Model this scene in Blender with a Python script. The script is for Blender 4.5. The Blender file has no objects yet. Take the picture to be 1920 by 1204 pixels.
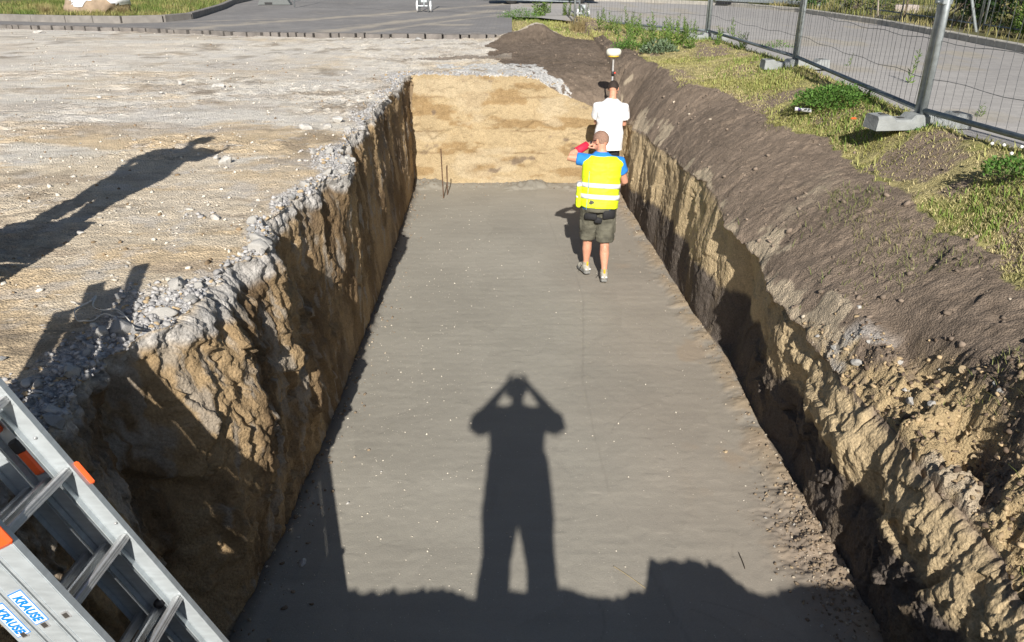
import bpy, math, random
import numpy as np
from mathutils import Vector, Matrix
R = math.radians
C = bpy.context.scene.collection
sc = bpy.context.scene
rng = np.random.default_rng(7)
random.seed(7)

# ------------------------------------------------------------------ camera, sky, sun, exposure
cam = bpy.data.objects.new('camera', bpy.data.cameras.new('camera')); C.objects.link(cam)
cam.data.sensor_width = 36; cam.data.lens = 27.0
cam.data.clip_start = 0.03; cam.data.clip_end = 3000
cam.location = (0, 0, 3.54); cam.rotation_euler = (R(90 - 25), 0, 0)
sc.camera = cam
SUN_EL = 30.3
w = bpy.data.worlds.new('World'); sc.world = w; w.use_nodes = True
nt = w.node_tree; nt.nodes.clear()
sky = nt.nodes.new('ShaderNodeTexSky'); sky.sky_type = 'NISHITA'; sky.sun_disc = False
sky.sun_elevation = R(SUN_EL); sky.sun_rotation = R(180); sky.air_density = 1.0; sky.dust_density = 1.0
bg = nt.nodes.new('ShaderNodeBackground'); bg.inputs[1].default_value = 0.052
wo = nt.nodes.new('ShaderNodeOutputWorld')
nt.links.new(sky.outputs[0], bg.inputs[0]); nt.links.new(bg.outputs[0], wo.inputs[0])
sl = bpy.data.lights.new('sun', 'SUN'); sl.energy = 5.0; sl.angle = R(0.55); sl.color = (1, .95, .87)
so = bpy.data.objects.new('sun', sl); C.objects.link(so); so.location = (0, -20, 30)
SD = Vector((0.004, math.cos(R(SUN_EL)), -math.sin(R(SUN_EL))))
so.rotation_euler = SD.to_track_quat('-Z', 'Y').to_euler()
sc.view_settings.view_transform = 'Standard'; sc.view_settings.look = 'None'
sc.view_settings.exposure = 0.42; sc.view_settings.gamma = 1

# ------------------------------------------------------------------ numpy noise
def _h(ix, iy, iz, s=0):
    with np.errstate(over='ignore'):
        h = (ix.astype(np.int64) * 374761393 + iy.astype(np.int64) * 668265263 + iz.astype(np.int64) * 2147483647 + s * 1274126177).astype(np.uint32)
        h = (h ^ (h >> 13)) * np.uint32(1274126177)
        h = (h ^ (h >> 16)) * np.uint32(2246822519)
        h = h ^ (h >> 15)
    return h.astype(np.float32) / np.float32(4294967295.0)
def vnoise(x, y, z, s=0):
    ix, iy, iz = np.floor(x), np.floor(y), np.floor(z)
    fx, fy, fz = x - ix, y - iy, z - iz
    fx, fy, fz = [f * f * f * (f * (f * 6 - 15) + 10) for f in (fx, fy, fz)]
    r = 0
    for a in (0, 1):
        wa = fx if a else 1 - fx
        for b in (0, 1):
            wb = fy if b else 1 - fy
            for c in (0, 1):
                wc = fz if c else 1 - fz
                r = r + wa * wb * wc * _h(ix + a, iy + b, iz + c, s)
    return r * 2 - 1
def fbm(x, y, z, f=1, o=4, s=0, g=.5, ridge=False):
    r = 0; a = 1; t = 0
    for i in range(o):
        n = vnoise(x * f + 17.3 * i, y * f - 9.1 * i, z * f + 3.7 * i, s + i)
        if ridge: n = 1 - 2 * abs(n)
        r = r + a * n; t += a; a *= g; f *= 2.03
    return r / t
def worley(x, y, z, f, s=0):
    x, y, z = x * f, y * f, z * f
    ix, iy, iz = np.floor(x - .5), np.floor(y - .5), np.floor(z - .5)
    d1 = np.full(x.shape, 9.0); d2 = d1.copy(); cid = np.zeros(x.shape)
    for a in (0, 1):
        for b in (0, 1):
            for c in (0, 1):
                jx, jy, jz = ix + a, iy + b, iz + c
                px = jx + .5 + .7 * (_h(jx, jy, jz, s) - .5); py = jy + .5 + .7 * (_h(jx, jy, jz, s + 1) - .5); pz = jz + .5 + .7 * (_h(jx, jy, jz, s + 2) - .5)
                d = np.sqrt((x - px) ** 2 + (y - py) ** 2 + (z - pz) ** 2)
                m = d < d1
                d2 = np.where(m, d1, np.minimum(d2, d)); cid = np.where(m, _h(jx, jy, jz, s + 3), cid); d1 = np.where(m, d, d1)
    return d1, d2, cid
def facets(x, y, z, f, s=0):
    """broken-earth relief: every cell is a tilted plane, cells meet in sharp creases"""
    x, y, z = x * f, y * f, z * f
    ix, iy, iz = np.floor(x - .5), np.floor(y - .5), np.floor(z - .5)
    d1 = np.full(x.shape, 9.0); out = np.zeros(x.shape)
    for a in (0, 1):
        for b in (0, 1):
            for c in (0, 1):
                jx, jy, jz = ix + a, iy + b, iz + c
                h = [_h(jx, jy, jz, s + k) for k in range(7)]
                px, py, pz = x - (jx + .5 + .8 * (h[0] - .5)), y - (jy + .5 + .8 * (h[1] - .5)), z - (jz + .5 + .8 * (h[2] - .5))
                d = px * px + py * py + pz * pz; v = 2 * (px * (h[3] - .5) + py * (h[4] - .5) + pz * (h[5] - .5)) + (h[6] - .5) * .7
                m = d < d1; out = np.where(m, v, out); d1 = np.where(m, d, d1)
    return out
def sm(a, b, x):
    t = np.clip((x - a) / (b - a), 0, 1); return t * t * (3 - 2 * t)
def tab(t):
    a = np.array(t, float); return lambda y: np.interp(y, a[:, 0], a[:, 1])

# ------------------------------------------------------------------ materials
MATS = {}
def node_mat(name):
    m = bpy.data.materials.new(name); m.use_nodes = True
    return m, m.node_tree, m.node_tree.nodes['Principled BSDF']
def mat(name, col, rough=.6, metal=0, var=.12, scale=30, bump=.0, bscale=80, spec=.5, coat=0, stretch=None):
    """procedural paint/metal/cloth: colour broken up by noise, noise bump"""
    if name in MATS: return MATS[name]
    m, t, p = node_mat(name); N = t.nodes; L = t.links
    tc = N.new('ShaderNodeTexCoord'); src = tc.outputs['Object']
    if stretch:
        mp = N.new('ShaderNodeMapping'); mp.inputs['Scale'].default_value = stretch; L.new(src, mp.inputs[0]); src = mp.outputs[0]
    n = N.new('ShaderNodeTexNoise'); n.inputs['Scale'].default_value = scale; n.inputs['Detail'].default_value = 6; L.new(src, n.inputs[0])
    r = N.new('ShaderNodeMapRange'); r.inputs[3].default_value = 1 - var; r.inputs[4].default_value = 1 + var
    r.inputs[1].default_value = .3; r.inputs[2].default_value = .7; L.new(n.outputs[0], r.inputs[0])
    mx = N.new('ShaderNodeVectorMath'); mx.operation = 'SCALE'; mx.inputs[0].default_value = col[:3]; L.new(r.outputs[0], mx.inputs['Scale'])
    L.new(mx.outputs[0], p.inputs['Base Color'])
    rr = N.new('ShaderNodeMapRange'); rr.inputs[3].default_value = max(0, rough - .1); rr.inputs[4].default_value = min(1, rough + .1); L.new(n.outputs[0], rr.inputs[0]); L.new(rr.outputs[0], p.inputs['Roughness'])
    p.inputs['Metallic'].default_value = metal; p.inputs['Specular IOR Level'].default_value = spec; p.inputs['Coat Weight'].default_value = coat
    if bump:
        b = N.new('ShaderNodeTexNoise'); b.inputs['Scale'].default_value = bscale; b.inputs['Detail'].default_value = 5; L.new(src, b.inputs[0])
        bp = N.new('ShaderNodeBump'); bp.inputs['Strength'].default_value = bump; bp.inputs['Distance'].default_value = .01
        L.new(b.outputs[0], bp.inputs['Height']); L.new(bp.outputs[0], p.inputs['Normal'])
    MATS[name] = m; return m
def earth_mat(name, fine=60, bump=.5, dist=.012, rough=.95, speck=0, var=.22):
    """albedo zones come from the mesh's own colour attribute, crumbly grain from noise"""
    m, t, p = node_mat(name); N = t.nodes; L = t.links
    at = N.new('ShaderNodeAttribute'); at.attribute_name = 'Col'
    tc = N.new('ShaderNodeTexCoord')
    n = N.new('ShaderNodeTexNoise'); n.inputs['Scale'].default_value = fine; n.inputs['Detail'].default_value = 8; n.inputs['Roughness'].default_value = .7; L.new(tc.outputs['Object'], n.inputs[0])
    r = N.new('ShaderNodeMapRange'); r.inputs[1].default_value = .3; r.inputs[2].default_value = .7; r.inputs[3].default_value = 1 - var; r.inputs[4].default_value = 1 + var; L.new(n.outputs[0], r.inputs[0])
    mx = N.new('ShaderNodeVectorMath'); mx.operation = 'SCALE'; L.new(at.outputs['Color'], mx.inputs[0]); L.new(r.outputs[0], mx.inputs['Scale'])
    out = mx.outputs[0]
    if speck:
        v = N.new('ShaderNodeTexVoronoi'); v.inputs['Scale'].default_value = 45; L.new(tc.outputs['Object'], v.inputs[0])
        lt = N.new('ShaderNodeMath'); lt.operation = 'LESS_THAN'; lt.inputs[1].default_value = .13; L.new(v.outputs['Distance'], lt.inputs[0])
        sp = N.new('ShaderNodeSeparateColor'); L.new(v.outputs['Color'], sp.inputs[0])
        g = N.new('ShaderNodeMath'); g.operation = 'GREATER_THAN'; g.inputs[1].default_value = 1 - speck; L.new(sp.outputs[0], g.inputs[0])
        mu = N.new('ShaderNodeMath'); mu.operation = 'MULTIPLY'; L.new(lt.outputs[0], mu.inputs[0]); L.new(g.outputs[0], mu.inputs[1])
        mi = N.new('ShaderNodeMix'); mi.data_type = 'RGBA'; L.new(mu.outputs[0], mi.inputs[0]); L.new(out, mi.inputs[6]); mi.inputs[7].default_value = (.6, .55, .45, 1)
        out = mi.outputs[2]
    L.new(out, p.inputs['Base Color']); p.inputs['Roughness'].default_value = rough; p.inputs['Specular IOR Level'].default_value = .2
    v2 = N.new('ShaderNodeTexVoronoi'); v2.inputs['Scale'].default_value = fine * .9; L.new(tc.outputs['Object'], v2.inputs[0])
    ad = N.new('ShaderNodeMath'); ad.operation = 'MULTIPLY_ADD'; ad.inputs[1].default_value = -.5; L.new(v2.outputs['Distance'], ad.inputs[0]); L.new(n.outputs[0], ad.inputs[2])
    bp = N.new('ShaderNodeBump'); bp.inputs['Strength'].default_value = bump; bp.inputs['Distance'].default_value = dist
    L.new(ad.outputs[0], bp.inputs['Height']); L.new(bp.outputs[0], p.inputs['Normal'])
    return m

# ------------------------------------------------------------------ mesh helpers
def tag(o, label=None, cat=None, group=None, kind=None):
    for k, v in (('label', label), ('category', cat), ('group', group), ('kind', kind)):
        if v: o[k] = v
    return o
def np_mesh(name, v, f, m=None, col=None, smooth=True, parent=None):
    """verts (N,3), faces (M,k) or list of such"""
    fl = f if isinstance(f, list) else [f]
    v = np.asarray(v, np.float32)
    me = bpy.data.meshes.new(name)
    me.vertices.add(len(v)); me.vertices.foreach_set('co', v.ravel())
    li = np.concatenate([a.ravel() for a in fl]).astype(np.int32)
    ks = np.concatenate([np.full(len(a), a.shape[1]) for a in fl]); st = np.concatenate([[0], np.cumsum(ks)[:-1]]).astype(np.int32)
    me.loops.add(len(li)); me.loops.foreach_set('vertex_index', li)
    me.polygons.add(len(ks)); me.polygons.foreach_set('loop_start', st); me.polygons.foreach_set('loop_total', ks.astype(np.int32))
    me.update(calc_edges=True)
    if smooth: me.polygons.foreach_set('use_smooth', np.ones(len(ks), bool))
    if col is not None:
        a = me.color_attributes.new('Col', 'FLOAT_COLOR', 'POINT')
        c4 = np.ones((len(v), 4), np.float32); c4[:, :3] = col; a.data.foreach_set('color', c4.ravel())
    if m: me.materials.append(m)
    o = bpy.data.objects.new(name, me); C.objects.link(o)
    if parent: o.parent = parent
    return o
def empty(name, loc=(0, 0, 0), rz=0):
    o = bpy.data.objects.new(name, None); C.objects.link(o); o.location = loc; o.rotation_euler = (0, 0, rz); return o

class MB:
    """collects shapes, builds them as ONE mesh object"""
    def __init__(s): s.v = []; s.f = []
    def add(s, vs, fs):
        n = len(s.v); s.v += [tuple(p) for p in vs]; s.f += [tuple(i + n for i in f) for f in fs]; return s
    def obox(s, c, ax, ay, az, hx, hy, hz, bev=0):
        c, ax, ay, az = [Vector(q) for q in (c, ax, ay, az)]
        if not bev:
            vs = [c + ax * (i * hx) + ay * (j * hy) + az * (k * hz) for i in (-1, 1) for j in (-1, 1) for k in (-1, 1)]
            return s.add(vs, [(0, 1, 3, 2), (4, 6, 7, 5), (0, 4, 5, 1), (2, 3, 7, 6), (0, 2, 6, 4), (1, 5, 7, 3)])
        b = min(bev, hx * .9, hy * .9, hz * .9); vs = []; idx = {}
        for i in (-1, 1):
            for j in (-1, 1):
                for k in (-1, 1):
                    for q in range(3):
                        h = [hx - b, hy - b, hz - b]; h[q] += b
                        idx[(i, j, k, q)] = len(vs); vs.append(c + ax * (i * h[0]) + ay * (j * h[1]) + az * (k * h[2]))
        fs = []
        sg = (-1, 1)
        for i in sg: fs.append([idx[(i, a, b_, 0)] for a, b_ in ((-1, -1), (1, -1), (1, 1), (-1, 1))])
        for i in sg: fs.append([idx[(a, i, b_, 1)] for a, b_ in ((-1, -1), (1, -1), (1, 1), (-1, 1))])
        for i in sg: fs.append([idx[(a, b_, i, 2)] for a, b_ in ((-1, -1), (1, -1), (1, 1), (-1, 1))])
        for a in sg:
            for b_ in sg:
                fs.append([idx[(-1, a, b_, 1)], idx[(1, a, b_, 1)], idx[(1, a, b_, 2)], idx[(-1, a, b_, 2)]])
                fs.append([idx[(a, -1, b_, 0)], idx[(a, 1, b_, 0)], idx[(a, 1, b_, 2)], idx[(a, -1, b_, 2)]])
                fs.append([idx[(a, b_, -1, 0)], idx[(a, b_, 1, 0)], idx[(a, b_, 1, 1)], idx[(a, b_, -1, 1)]])
                for c_ in sg: fs.append([idx[(a, b_, c_, 0)], idx[(a, b_, c_, 1)], idx[(a, b_, c_, 2)]])
        return s.add(vs, fs)
    def box(s, c, h, bev=0): return s.obox(c, (1, 0, 0), (0, 1, 0), (0, 0, 1), h[0], h[1], h[2], bev)
    def tube(s, pts, r, n=8, cap=True, flat=1, up=None):
        pts = [Vector(p) for p in pts]; rr = r if isinstance(r, (list, tuple)) else [r] * len(pts)
        vs = []; prev = None
        for i, p in enumerate(pts):
            d = (pts[min(i + 1, len(pts) - 1)] - pts[max(i - 1, 0)]).normalized()
            if prev is None:
                u = Vector(up) if up else (Vector((0, 0, 1)) if abs(d.z) < .9 else Vector((1, 0, 0)))
            else: u = prev
            a = (u - d * u.dot(d)).normalized(); b = d.cross(a); prev = a
            for k in range(n):
                t = 2 * math.pi * k / n
                vs.append(p + a * (math.cos(t) * rr[i]) + b * (math.sin(t) * rr[i] * flat))
        fs = []
        for i in range(len(pts) - 1):
            for k in range(n):
                k2 = (k + 1) % n; fs.append((i * n + k, i * n + k2, (i + 1) * n + k2, (i + 1) * n + k))
        if cap: fs.append(tuple(range(n))[::-1]); fs.append(tuple((len(pts) - 1) * n + k for k in range(n)))
        return s.add(vs, fs)
    def ball(s, c, rx, ry=None, rz=None, nu=16, nv=10, rot=None):
        ry = ry or rx; rz = rz or rx; vs = [(0, 0, rz)]
        for j in range(1, nv):
            for i in range(nu):
                a = math.pi * j / nv; b = 2 * math.pi * i / nu
                vs.append((rx * math.sin(a) * math.cos(b), ry * math.sin(a) * math.sin(b), rz * math.cos(a)))
        vs.append((0, 0, -rz)); c = Vector(c)
        vs = [c + (rot @ Vector(p) if rot else Vector(p)) for p in vs]
        fs = [(0, 1 + i, 1 + (i + 1) % nu) for i in range(nu)]
        for j in range(nv - 2):
            for i in range(nu):
                a = 1 + j * nu; fs.append((a + i, a + nu + i, a + nu + (i + 1) % nu, a + (i + 1) % nu))
        l = len(vs) - 1; a = 1 + (nv - 2) * nu
        fs += [(l, a + (i + 1) % nu, a + i) for i in range(nu)]
        return s.add(vs, fs)
    def rings(s, rings, n=28, cap=True, side=(1, 0, 0)):
        """rings: (center, rx along side, ry, optional axis)"""
        side = Vector(side).normalized(); vs = []
        for r in rings:
            c = Vector(r[0]); ax = Vector(r[3]).normalized() if len(r) > 3 else Vector((0, 0, 1))
            b = ax.cross(side).normalized(); a = b.cross(ax).normalized()
            for k in range(n):
                t = 2 * math.pi * k / n; ct, st = math.cos(t), math.sin(t); e = .82
                vs.append(c + a * (math.copysign(abs(ct) ** e, ct) * r[1]) + b * (math.copysign(abs(st) ** e, st) * r[2]))
        fs = []
        for i in range(len(rings) - 1):
            for k in range(n):
                k2 = (k + 1) % n; fs.append((i * n + k, i * n + k2, (i + 1) * n + k2, (i + 1) * n + k))
        if cap: fs.append(tuple(range(n))[::-1]); fs.append(tuple((len(rings) - 1) * n + k for k in range(n)))
        return s.add(vs, fs)
    def lathe(s, prof, n=24, c=(0, 0, 0)):
        c = Vector(c); vs = [c + Vector((r * math.cos(2 * math.pi * k / n), r * math.sin(2 * math.pi * k / n), z)) for r, z in prof for k in range(n)]
        fs = [(i * n + k, i * n + (k + 1) % n, (i + 1) * n + (k + 1) % n, (i + 1) * n + k) for i in range(len(prof) - 1) for k in range(n)]
        fs.append(tuple(range(n))[::-1]); fs.append(tuple((len(prof) - 1) * n + k for k in range(n)))
        return s.add(vs, fs)
    def build(s, name, m, parent=None, smooth=False):
        me = bpy.data.meshes.new(name); me.from_pydata([tuple(v) for v in s.v], [], s.f); me.materials.append(m)
        import bmesh
        bm = bmesh.new(); bm.from_mesh(me); bmesh.ops.recalc_face_normals(bm, faces=bm.faces); bm.to_mesh(me); bm.free()
        if smooth: me.polygons.foreach_set('use_smooth', np.ones(len(me.polygons), bool))
        o = bpy.data.objects.new(name, me); C.objects.link(o)
        if parent: o.parent = parent
        return o
def remesh(o, voxel, smooth=4, noise=None, adapt=0):
    """fuse overlapping shapes of o into one continuous surface"""
    a = o.modifiers.new('r', 'REMESH'); a.mode = 'VOXEL'; a.voxel_size = voxel; a.use_smooth_shade = True
    if smooth:
        b = o.modifiers.new('s', 'SMOOTH'); b.iterations = smooth; b.factor = .5
    dg = bpy.context.evaluated_depsgraph_get(); dg.update()
    me = bpy.data.meshes.new_from_object(o.evaluated_get(dg), depsgraph=dg)
    old = o.data; mats = list(old.materials); o.modifiers.clear(); o.data = me; me.name = old.name; bpy.data.meshes.remove(old)
    me.materials.clear(); [me.materials.append(q) for q in mats]
    n = len(me.vertices)
    if noise:
        co = np.empty(n * 3, np.float32); me.vertices.foreach_get('co', co); co = co.reshape(-1, 3)
        nr = np.empty(n * 3, np.float32); me.vertices.foreach_get('normal', nr); nr = nr.reshape(-1, 3)
        d = noise(co); me.vertices.foreach_set('co', (co + nr * d[:, None]).astype(np.float32).ravel())
    me.polygons.foreach_set('use_smooth', np.ones(len(me.polygons), bool)); me.update()
    return o

# ------------------------------------------------------------------ TERRAIN : one sheet, pit pressed into it
YE = 13.3                                       # end of the pit
xe_t = tab([(-400, -1.13), (.5, -1.13), (.7, -1.16), (1.1, -1.7), (1.5, -1.97), (2.3, -1.97), (2.64, -1.88), (3.04, -1.80), (3.3, -1.90), (3.8, -1.80), (4.37, -1.69), (4.8, -1.60), (5.1, -1.66), (5.4, -1.80), (5.92, -1.76), (6.2, -1.60), (6.6, -1.48), (7.2, -1.54), (7.5, -1.66), (7.9, -1.60), (8.4, -1.74), (9.6, -1.70), (11, -1.78), (YE, -1.76), (400, -1.76)])
xl_t = tab([(-400, -1.0), (.5, -1.05), (1.5, -1.4), (2.2, -1.6), (3.3, -1.62), (5.25, -1.53), (7.8, -1.55), (11, -1.64), (YE, -1.70), (400, -1.7)])
xr_t = tab([(-400, 2.2), (.5, 2.2), (3.66, 2.12), (5.5, 2.07), (6.8, 2.10), (7.0, 2.06), (8, 1.99), (11.7, 1.85), (YE, 1.80), (400, 1.8)])
xc_t = tab([(-400, 2.4), (.5, 2.42), (2.5, 2.32), (3.7, 2.30), (5.0, 2.14), (5.7, 2.10), (6.7, 2.14), (6.9, 2.10), (7.4, 2.12), (8.35, 2.13), (10, 2.04), (12, 1.93), (YE, 1.86), (400, 1.86)])
zc_t = tab([(-400, 1.86), (.3, 1.8), (.9, 1.35), (2.2, .95), (3.7, .98), (5.7, 1.13), (6.87, 1.22), (8.35, 1.33), (10, 1.30), (12, 1.22), (YE, 1.16)])
xg_t = tab([(-400, 3.2), (3.5, 3.25), (4.43, 3.2), (5, 3.25), (6.2, 3.22), (8.06, 3.3), (8.8, 2.98), (10.6, 2.95), (11.5, 2.55), (14.9, 2.33), (16.5, 2.1), (17.7, 1.9), (18.6, .9), (20.5, -.1), (60, -.1)])
zg_t = tab([(-400, 1.7), (4.4, 1.70), (6.2, 1.78), (8, 1.86), (10.6, 1.93), (14.9, 2.03), (20, 2.12)])
xf_t = tab([(-400, 4.6), (3.1, 4.45), (7.5, 3.9), (11.9, 4.18), (16.3, 3.9), (22, 1.6), (27, .8), (27.5, .2), (400, .2)])   # fence line
def Gtop(x, y):
    base = 1.86 + .145 * sm(13.5, 18, y)
    e = 1 - np.exp(-np.maximum(y - YE, 0) / .55)
    far = 2.04 + .05 * sm(14, 20, y)
    mid = np.interp(x, [.15, .5, .8, 1.1, 1.35, 1.8], [0, -.1, -.30, -.44, -.56, -.70])
    zmid = np.where(y < YE - .01, np.where(y < YE - 2, 0, mid), mid * (1 - e)) + base
    zc = np.where(y < YE, zc_t(y), zc_t(y) * (1 - e) + far * e)
    xc, xg, xf = xc_t(y), xg_t(y), xf_t(y)
    tg = np.clip((x - xc) / np.maximum(xg - xc, .2), 0, 1)
    bulge = .06 * np.sin(tg * math.pi)
    zg = zg_t(y)
    zr = zc + (zg - zc) * (tg ** .9) + bulge
    zf = 2.15 + .12 * sm(18, 22, y) * sm(0.2, 1.2, x)
    tf = sm(0, 1, (x - xg) / np.maximum(xf - xg, .3))
    zr = np.where(x > xg, zg + (zf - zg) * tf, zr)
    zr = np.where(x > xf + .08, zf + (2.0 - zf) * sm(.08, .3, x - xf), zr)
    z = np.where(x > xc, zr, zmid)
    pav = sm(pave_y(x) - .12, pave_y(x) + .15, y) * (1 - sm(-.5, -.1, x))
    z = z + (1.98 - z) * np.where(x < xc, pav, 0)
    z = np.where((y > 27.4), 2.0, z)
    # stray mounds of topsoil behind the pit
    z = z + .32 * np.exp(-(((x - .55) / .42) ** 2 + ((y - 18.4) / .55) ** 2)) + .16 * np.exp(-(((x + .0) / .35) ** 2 + ((y - 17.8) / .5) ** 2))
    # rubble heaps of the near right corner
    m = (y < 7)
    z = z + np.where(m, -.34 * np.exp(-(((x - 2.52) / .13) ** 2 + ((y - 3.45) / .26) ** 2)) + .20 * np.exp(-(((x - 2.75) / .22) ** 2 + ((y - 3.3) / .5) ** 2)) - .10 * np.exp(-(((x - 2.56) / .13) ** 2 + ((y - 2.75) / .25) ** 2))
                     + .10 * np.exp(-(((x - 2.35) / .12) ** 2 + ((y - 4.9) / .5) ** 2)) - .17 * np.exp(-(((x - 2.55) / .10) ** 2 + ((y - 4.2) / .45) ** 2)), 0)
    return z
pave_y = tab([(-400, 21.3), (-13.3, 21.3), (-10, 20.4), (-5.6, 18.8), (-1.9, 18.35), (0, 18.2), (400, 18.2)])
def geo(a, g, n): return a * (g ** np.arange(1, n + 1) - 1) / (g - 1)
dl = np.concatenate([geo(.011, 1.024, 185), [45, 70, 120, 400]])[::-1]
NL, NW, NF, NR = len(dl), 105, 250, 95
dr = np.concatenate([geo(.012, 1.0125, 250), [30, 60, 120, 400]])
NB = len(dr)
rows = [('n', v) for v in (-400, -60, -10, -4, -2, -1, -.5, -.25, -.1)]
ypit = [.5]
while ypit[-1] < YE - .02: ypit.append(ypit[-1] + .0085 + .0013 * max(0, ypit[-1] - 2) + (.02 if ypit[-1] < 1.6 else 0))
ypit = np.array(ypit) * 1.0; ypit = .5 + (ypit - .5) * (YE - .5) / (ypit[-1] - .5)
NEARW, ENDW = 14, 90
yb = np.concatenate([geo(.02, 1.012, 150), [14, 18, 25, 40, 80, 200, 386]]) + YE
Yr = np.concatenate([[-400, -60, -10, -4, -2, -1, -.4, 0, .2, .35, .42], np.full(NEARW, .46), ypit, np.full(ENDW, YE), yb])
nA = 11
dv = np.concatenate([np.zeros(nA), np.linspace(0, 1, NEARW), np.ones(len(ypit)), np.linspace(1, 0, ENDW), np.zeros(len(yb))])
Yoff = np.concatenate([np.zeros(nA), np.linspace(0, .04, NEARW), np.zeros(len(ypit)), np.linspace(0, .05, ENDW), np.full(len(yb), .05)])
Yr = Yr + Yoff
du = np.concatenate([np.zeros(NL), np.linspace(0, 1, NW), np.ones(NF), np.linspace(1, 0, NR), np.zeros(NB)])
NV, NU = len(Yr), len(du)
Y = np.repeat(Yr[:, None], NU, 1).astype(np.float64)
DU = np.repeat(du[None], NV, 0); DV = np.repeat(dv[:, None], NU, 1)
xe, xl, xr, xc = [f(Yr)[:, None] for f in (xe_t, xl_t, xr_t, xc_t)]
T = np.minimum(DU, DV)
X = np.concatenate([xe - dl[None], xe + (xl - xe) * np.linspace(0, 1, NW)[None], xl + (xr - xl) * np.linspace(.5 / NF, 1 - .5 / NF, NF)[None],
                    xr + (xc - xr) * (np.linspace(0, 1, NR) ** 2)[None], xc + dr[None]], 1)
zone = np.concatenate([np.zeros(NL), np.full(NW, 1), np.full(NF, 2), np.full(NR, 3), np.full(NB, 4)]).astype(int)
ZN = np.repeat(zone[None], NV, 0)
nearbump = .30 * sm(.8, .9, X) * (1 - sm(1.25, 1.5, X)) + .1 * sm(1.5, 1.9, X) + .03 * np.sin(X * 9)
Y = Y + nearbump * (1 - sm(.5, 3, Y)) * sm(.3, .46, Y) * (ZN > 0)
TOP = Gtop(X, Y)
# the wall columns keep the height of their edge
TOPw = TOP.copy()
zl = Gtop(xe - .001, Yr[:, None]); zr_ = Gtop(xc + .001, Yr[:, None])
TOP = np.where((ZN == 1), zl, np.where(ZN == 3, zr_, TOP))
Z = TOP * (1 - T)
pit = (T > 0)
# ---- wall relief: scalloped bucket bites, vertical flutes, slumps
def saw(y, per, s):
    yy = y / per + .35 * vnoise(y * .7, y * 0 + s, y * 0, s); k = np.floor(yy); fr = yy - k
    a = .4 + .6 * _h(k, k * 0 + s, k * 0, 5)
    return a * (np.where(fr < .82, fr / .82, (1 - fr) / .18) - .5)
isL = (ZN == 1); isR = (ZN == 3); inr = (DV > .999)
hw = np.clip(T * (1 - T) * 4, 0, 1) ** .4                 # zero at lip and foot
fl = fbm(X, Y * 3.2, Z * .7, 1.3, 4, 11)
lump = fbm(X, Y, Z, 1.6, 4, 21)
fineR = fbm(X, Y * 2, Z * .9, 9, 3, 31, ridge=True)
cl1, cl2, cc = worley(X, Y, Z, 11, 3)
near = 1 - sm(4.5, 7, Y)
dL = hw * (.06 * saw(Y, 1.05, 2) + .05 * fl + .06 * lump * (.35 + near) + .012 * fineR)
wx_, wy_, wz_ = X + .05 * fbm(X, Y, Z, 3, 3, 701), Y + .05 * fbm(X, Y, Z, 3, 3, 702), Z * .62 + .04 * fbm(X, Y, Z, 3, 3, 703)
fa = facets(wx_, wy_, wz_, 3.2, 711); fb = facets(wx_, wy_, wz_, 8.5, 721); fc_ = facets(wx_, wy_, wz_, 21, 731)
dL = dL + hw * ((.060 * fa) * (.35 + .8 * near) + .030 * fb * (.4 + .8 * near) + .012 * fc_ * (.5 + near) + .008 * fbm(X, Y, Z, 22, 3, 307))
slump = np.exp(-((Y - 3.9) / .75) ** 2) * isL
dL = dL + slump * (np.clip(T, 0, 1) ** .6 * (1 - T) * .45)    # earth that slid and stands out below the lip
hol = np.exp(-((Y - 3.15) / .22) ** 2) * isL
dL = dL - hol * hw * .22
kinkR = .24 * np.where(Y > 6.9, np.exp(-(Y - 6.9) / .22), np.exp(-(6.9 - Y) / .9)) + .08 * np.where(Y > 9.3, np.exp(-(Y - 9.3) / .35), np.exp(-(9.3 - Y) / .7)) + .10 * np.where(Y > 5.2, np.exp(-(Y - 5.2) / .2), np.exp(-(5.2 - Y) / .6))
dR = hw * (.07 * saw(-Y, 1.3, 8) + .012 * fl + .05 * lump * (.5 + near) + .008 * fineR - kinkR)
far1 = facets(X + .08 * fbm(X, Y, Z, 2.5, 3, 704), Y + .1 * fbm(X, Y, Z, 2.5, 3, 705), Z * 1.3, 1.9, 714)
dR = dR + hw * (.055 * far1 * (.35 + near) + .03 * fa * (.5 + .3 * near) + .012 * fb * (.5 + near) + .008 * fc_ * (.5 + near) + .006 * fbm(X, Y, Z, 22, 3, 309) )
dR = dR + near * hw * (.07 * np.exp(-((Z - .8) / .18) ** 2))
X = X + np.where(isL & (DV > 0), dL * DV, 0) - np.where(isR & (DV > 0), dR * DV, 0)
endm = (DV < 1) & (DV > 0) & (Y > 5)
scr = fbm(X * 1.2, Y, Z * 3, 1.2, 4, 41)
e1, e2, ec = worley(X * 1.0, Y * 0, Z * 1.4, 2.2, 44)
Y = Y + np.where(endm & (DU > 0), hw * (.014 * scr + .03 * fbm(X, Y, Z, 1, 3, 43) + .022 * (ec - .5) * sm(0, .05, e2 - e1) + .010 * facets(X + .1 * scr, Y * 0, Z * 1.5, 3.5, 741) + .007 * facets(X, Y * 0, Z * 1.4, 11, 745) + .006 * fineR), 0)
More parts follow.
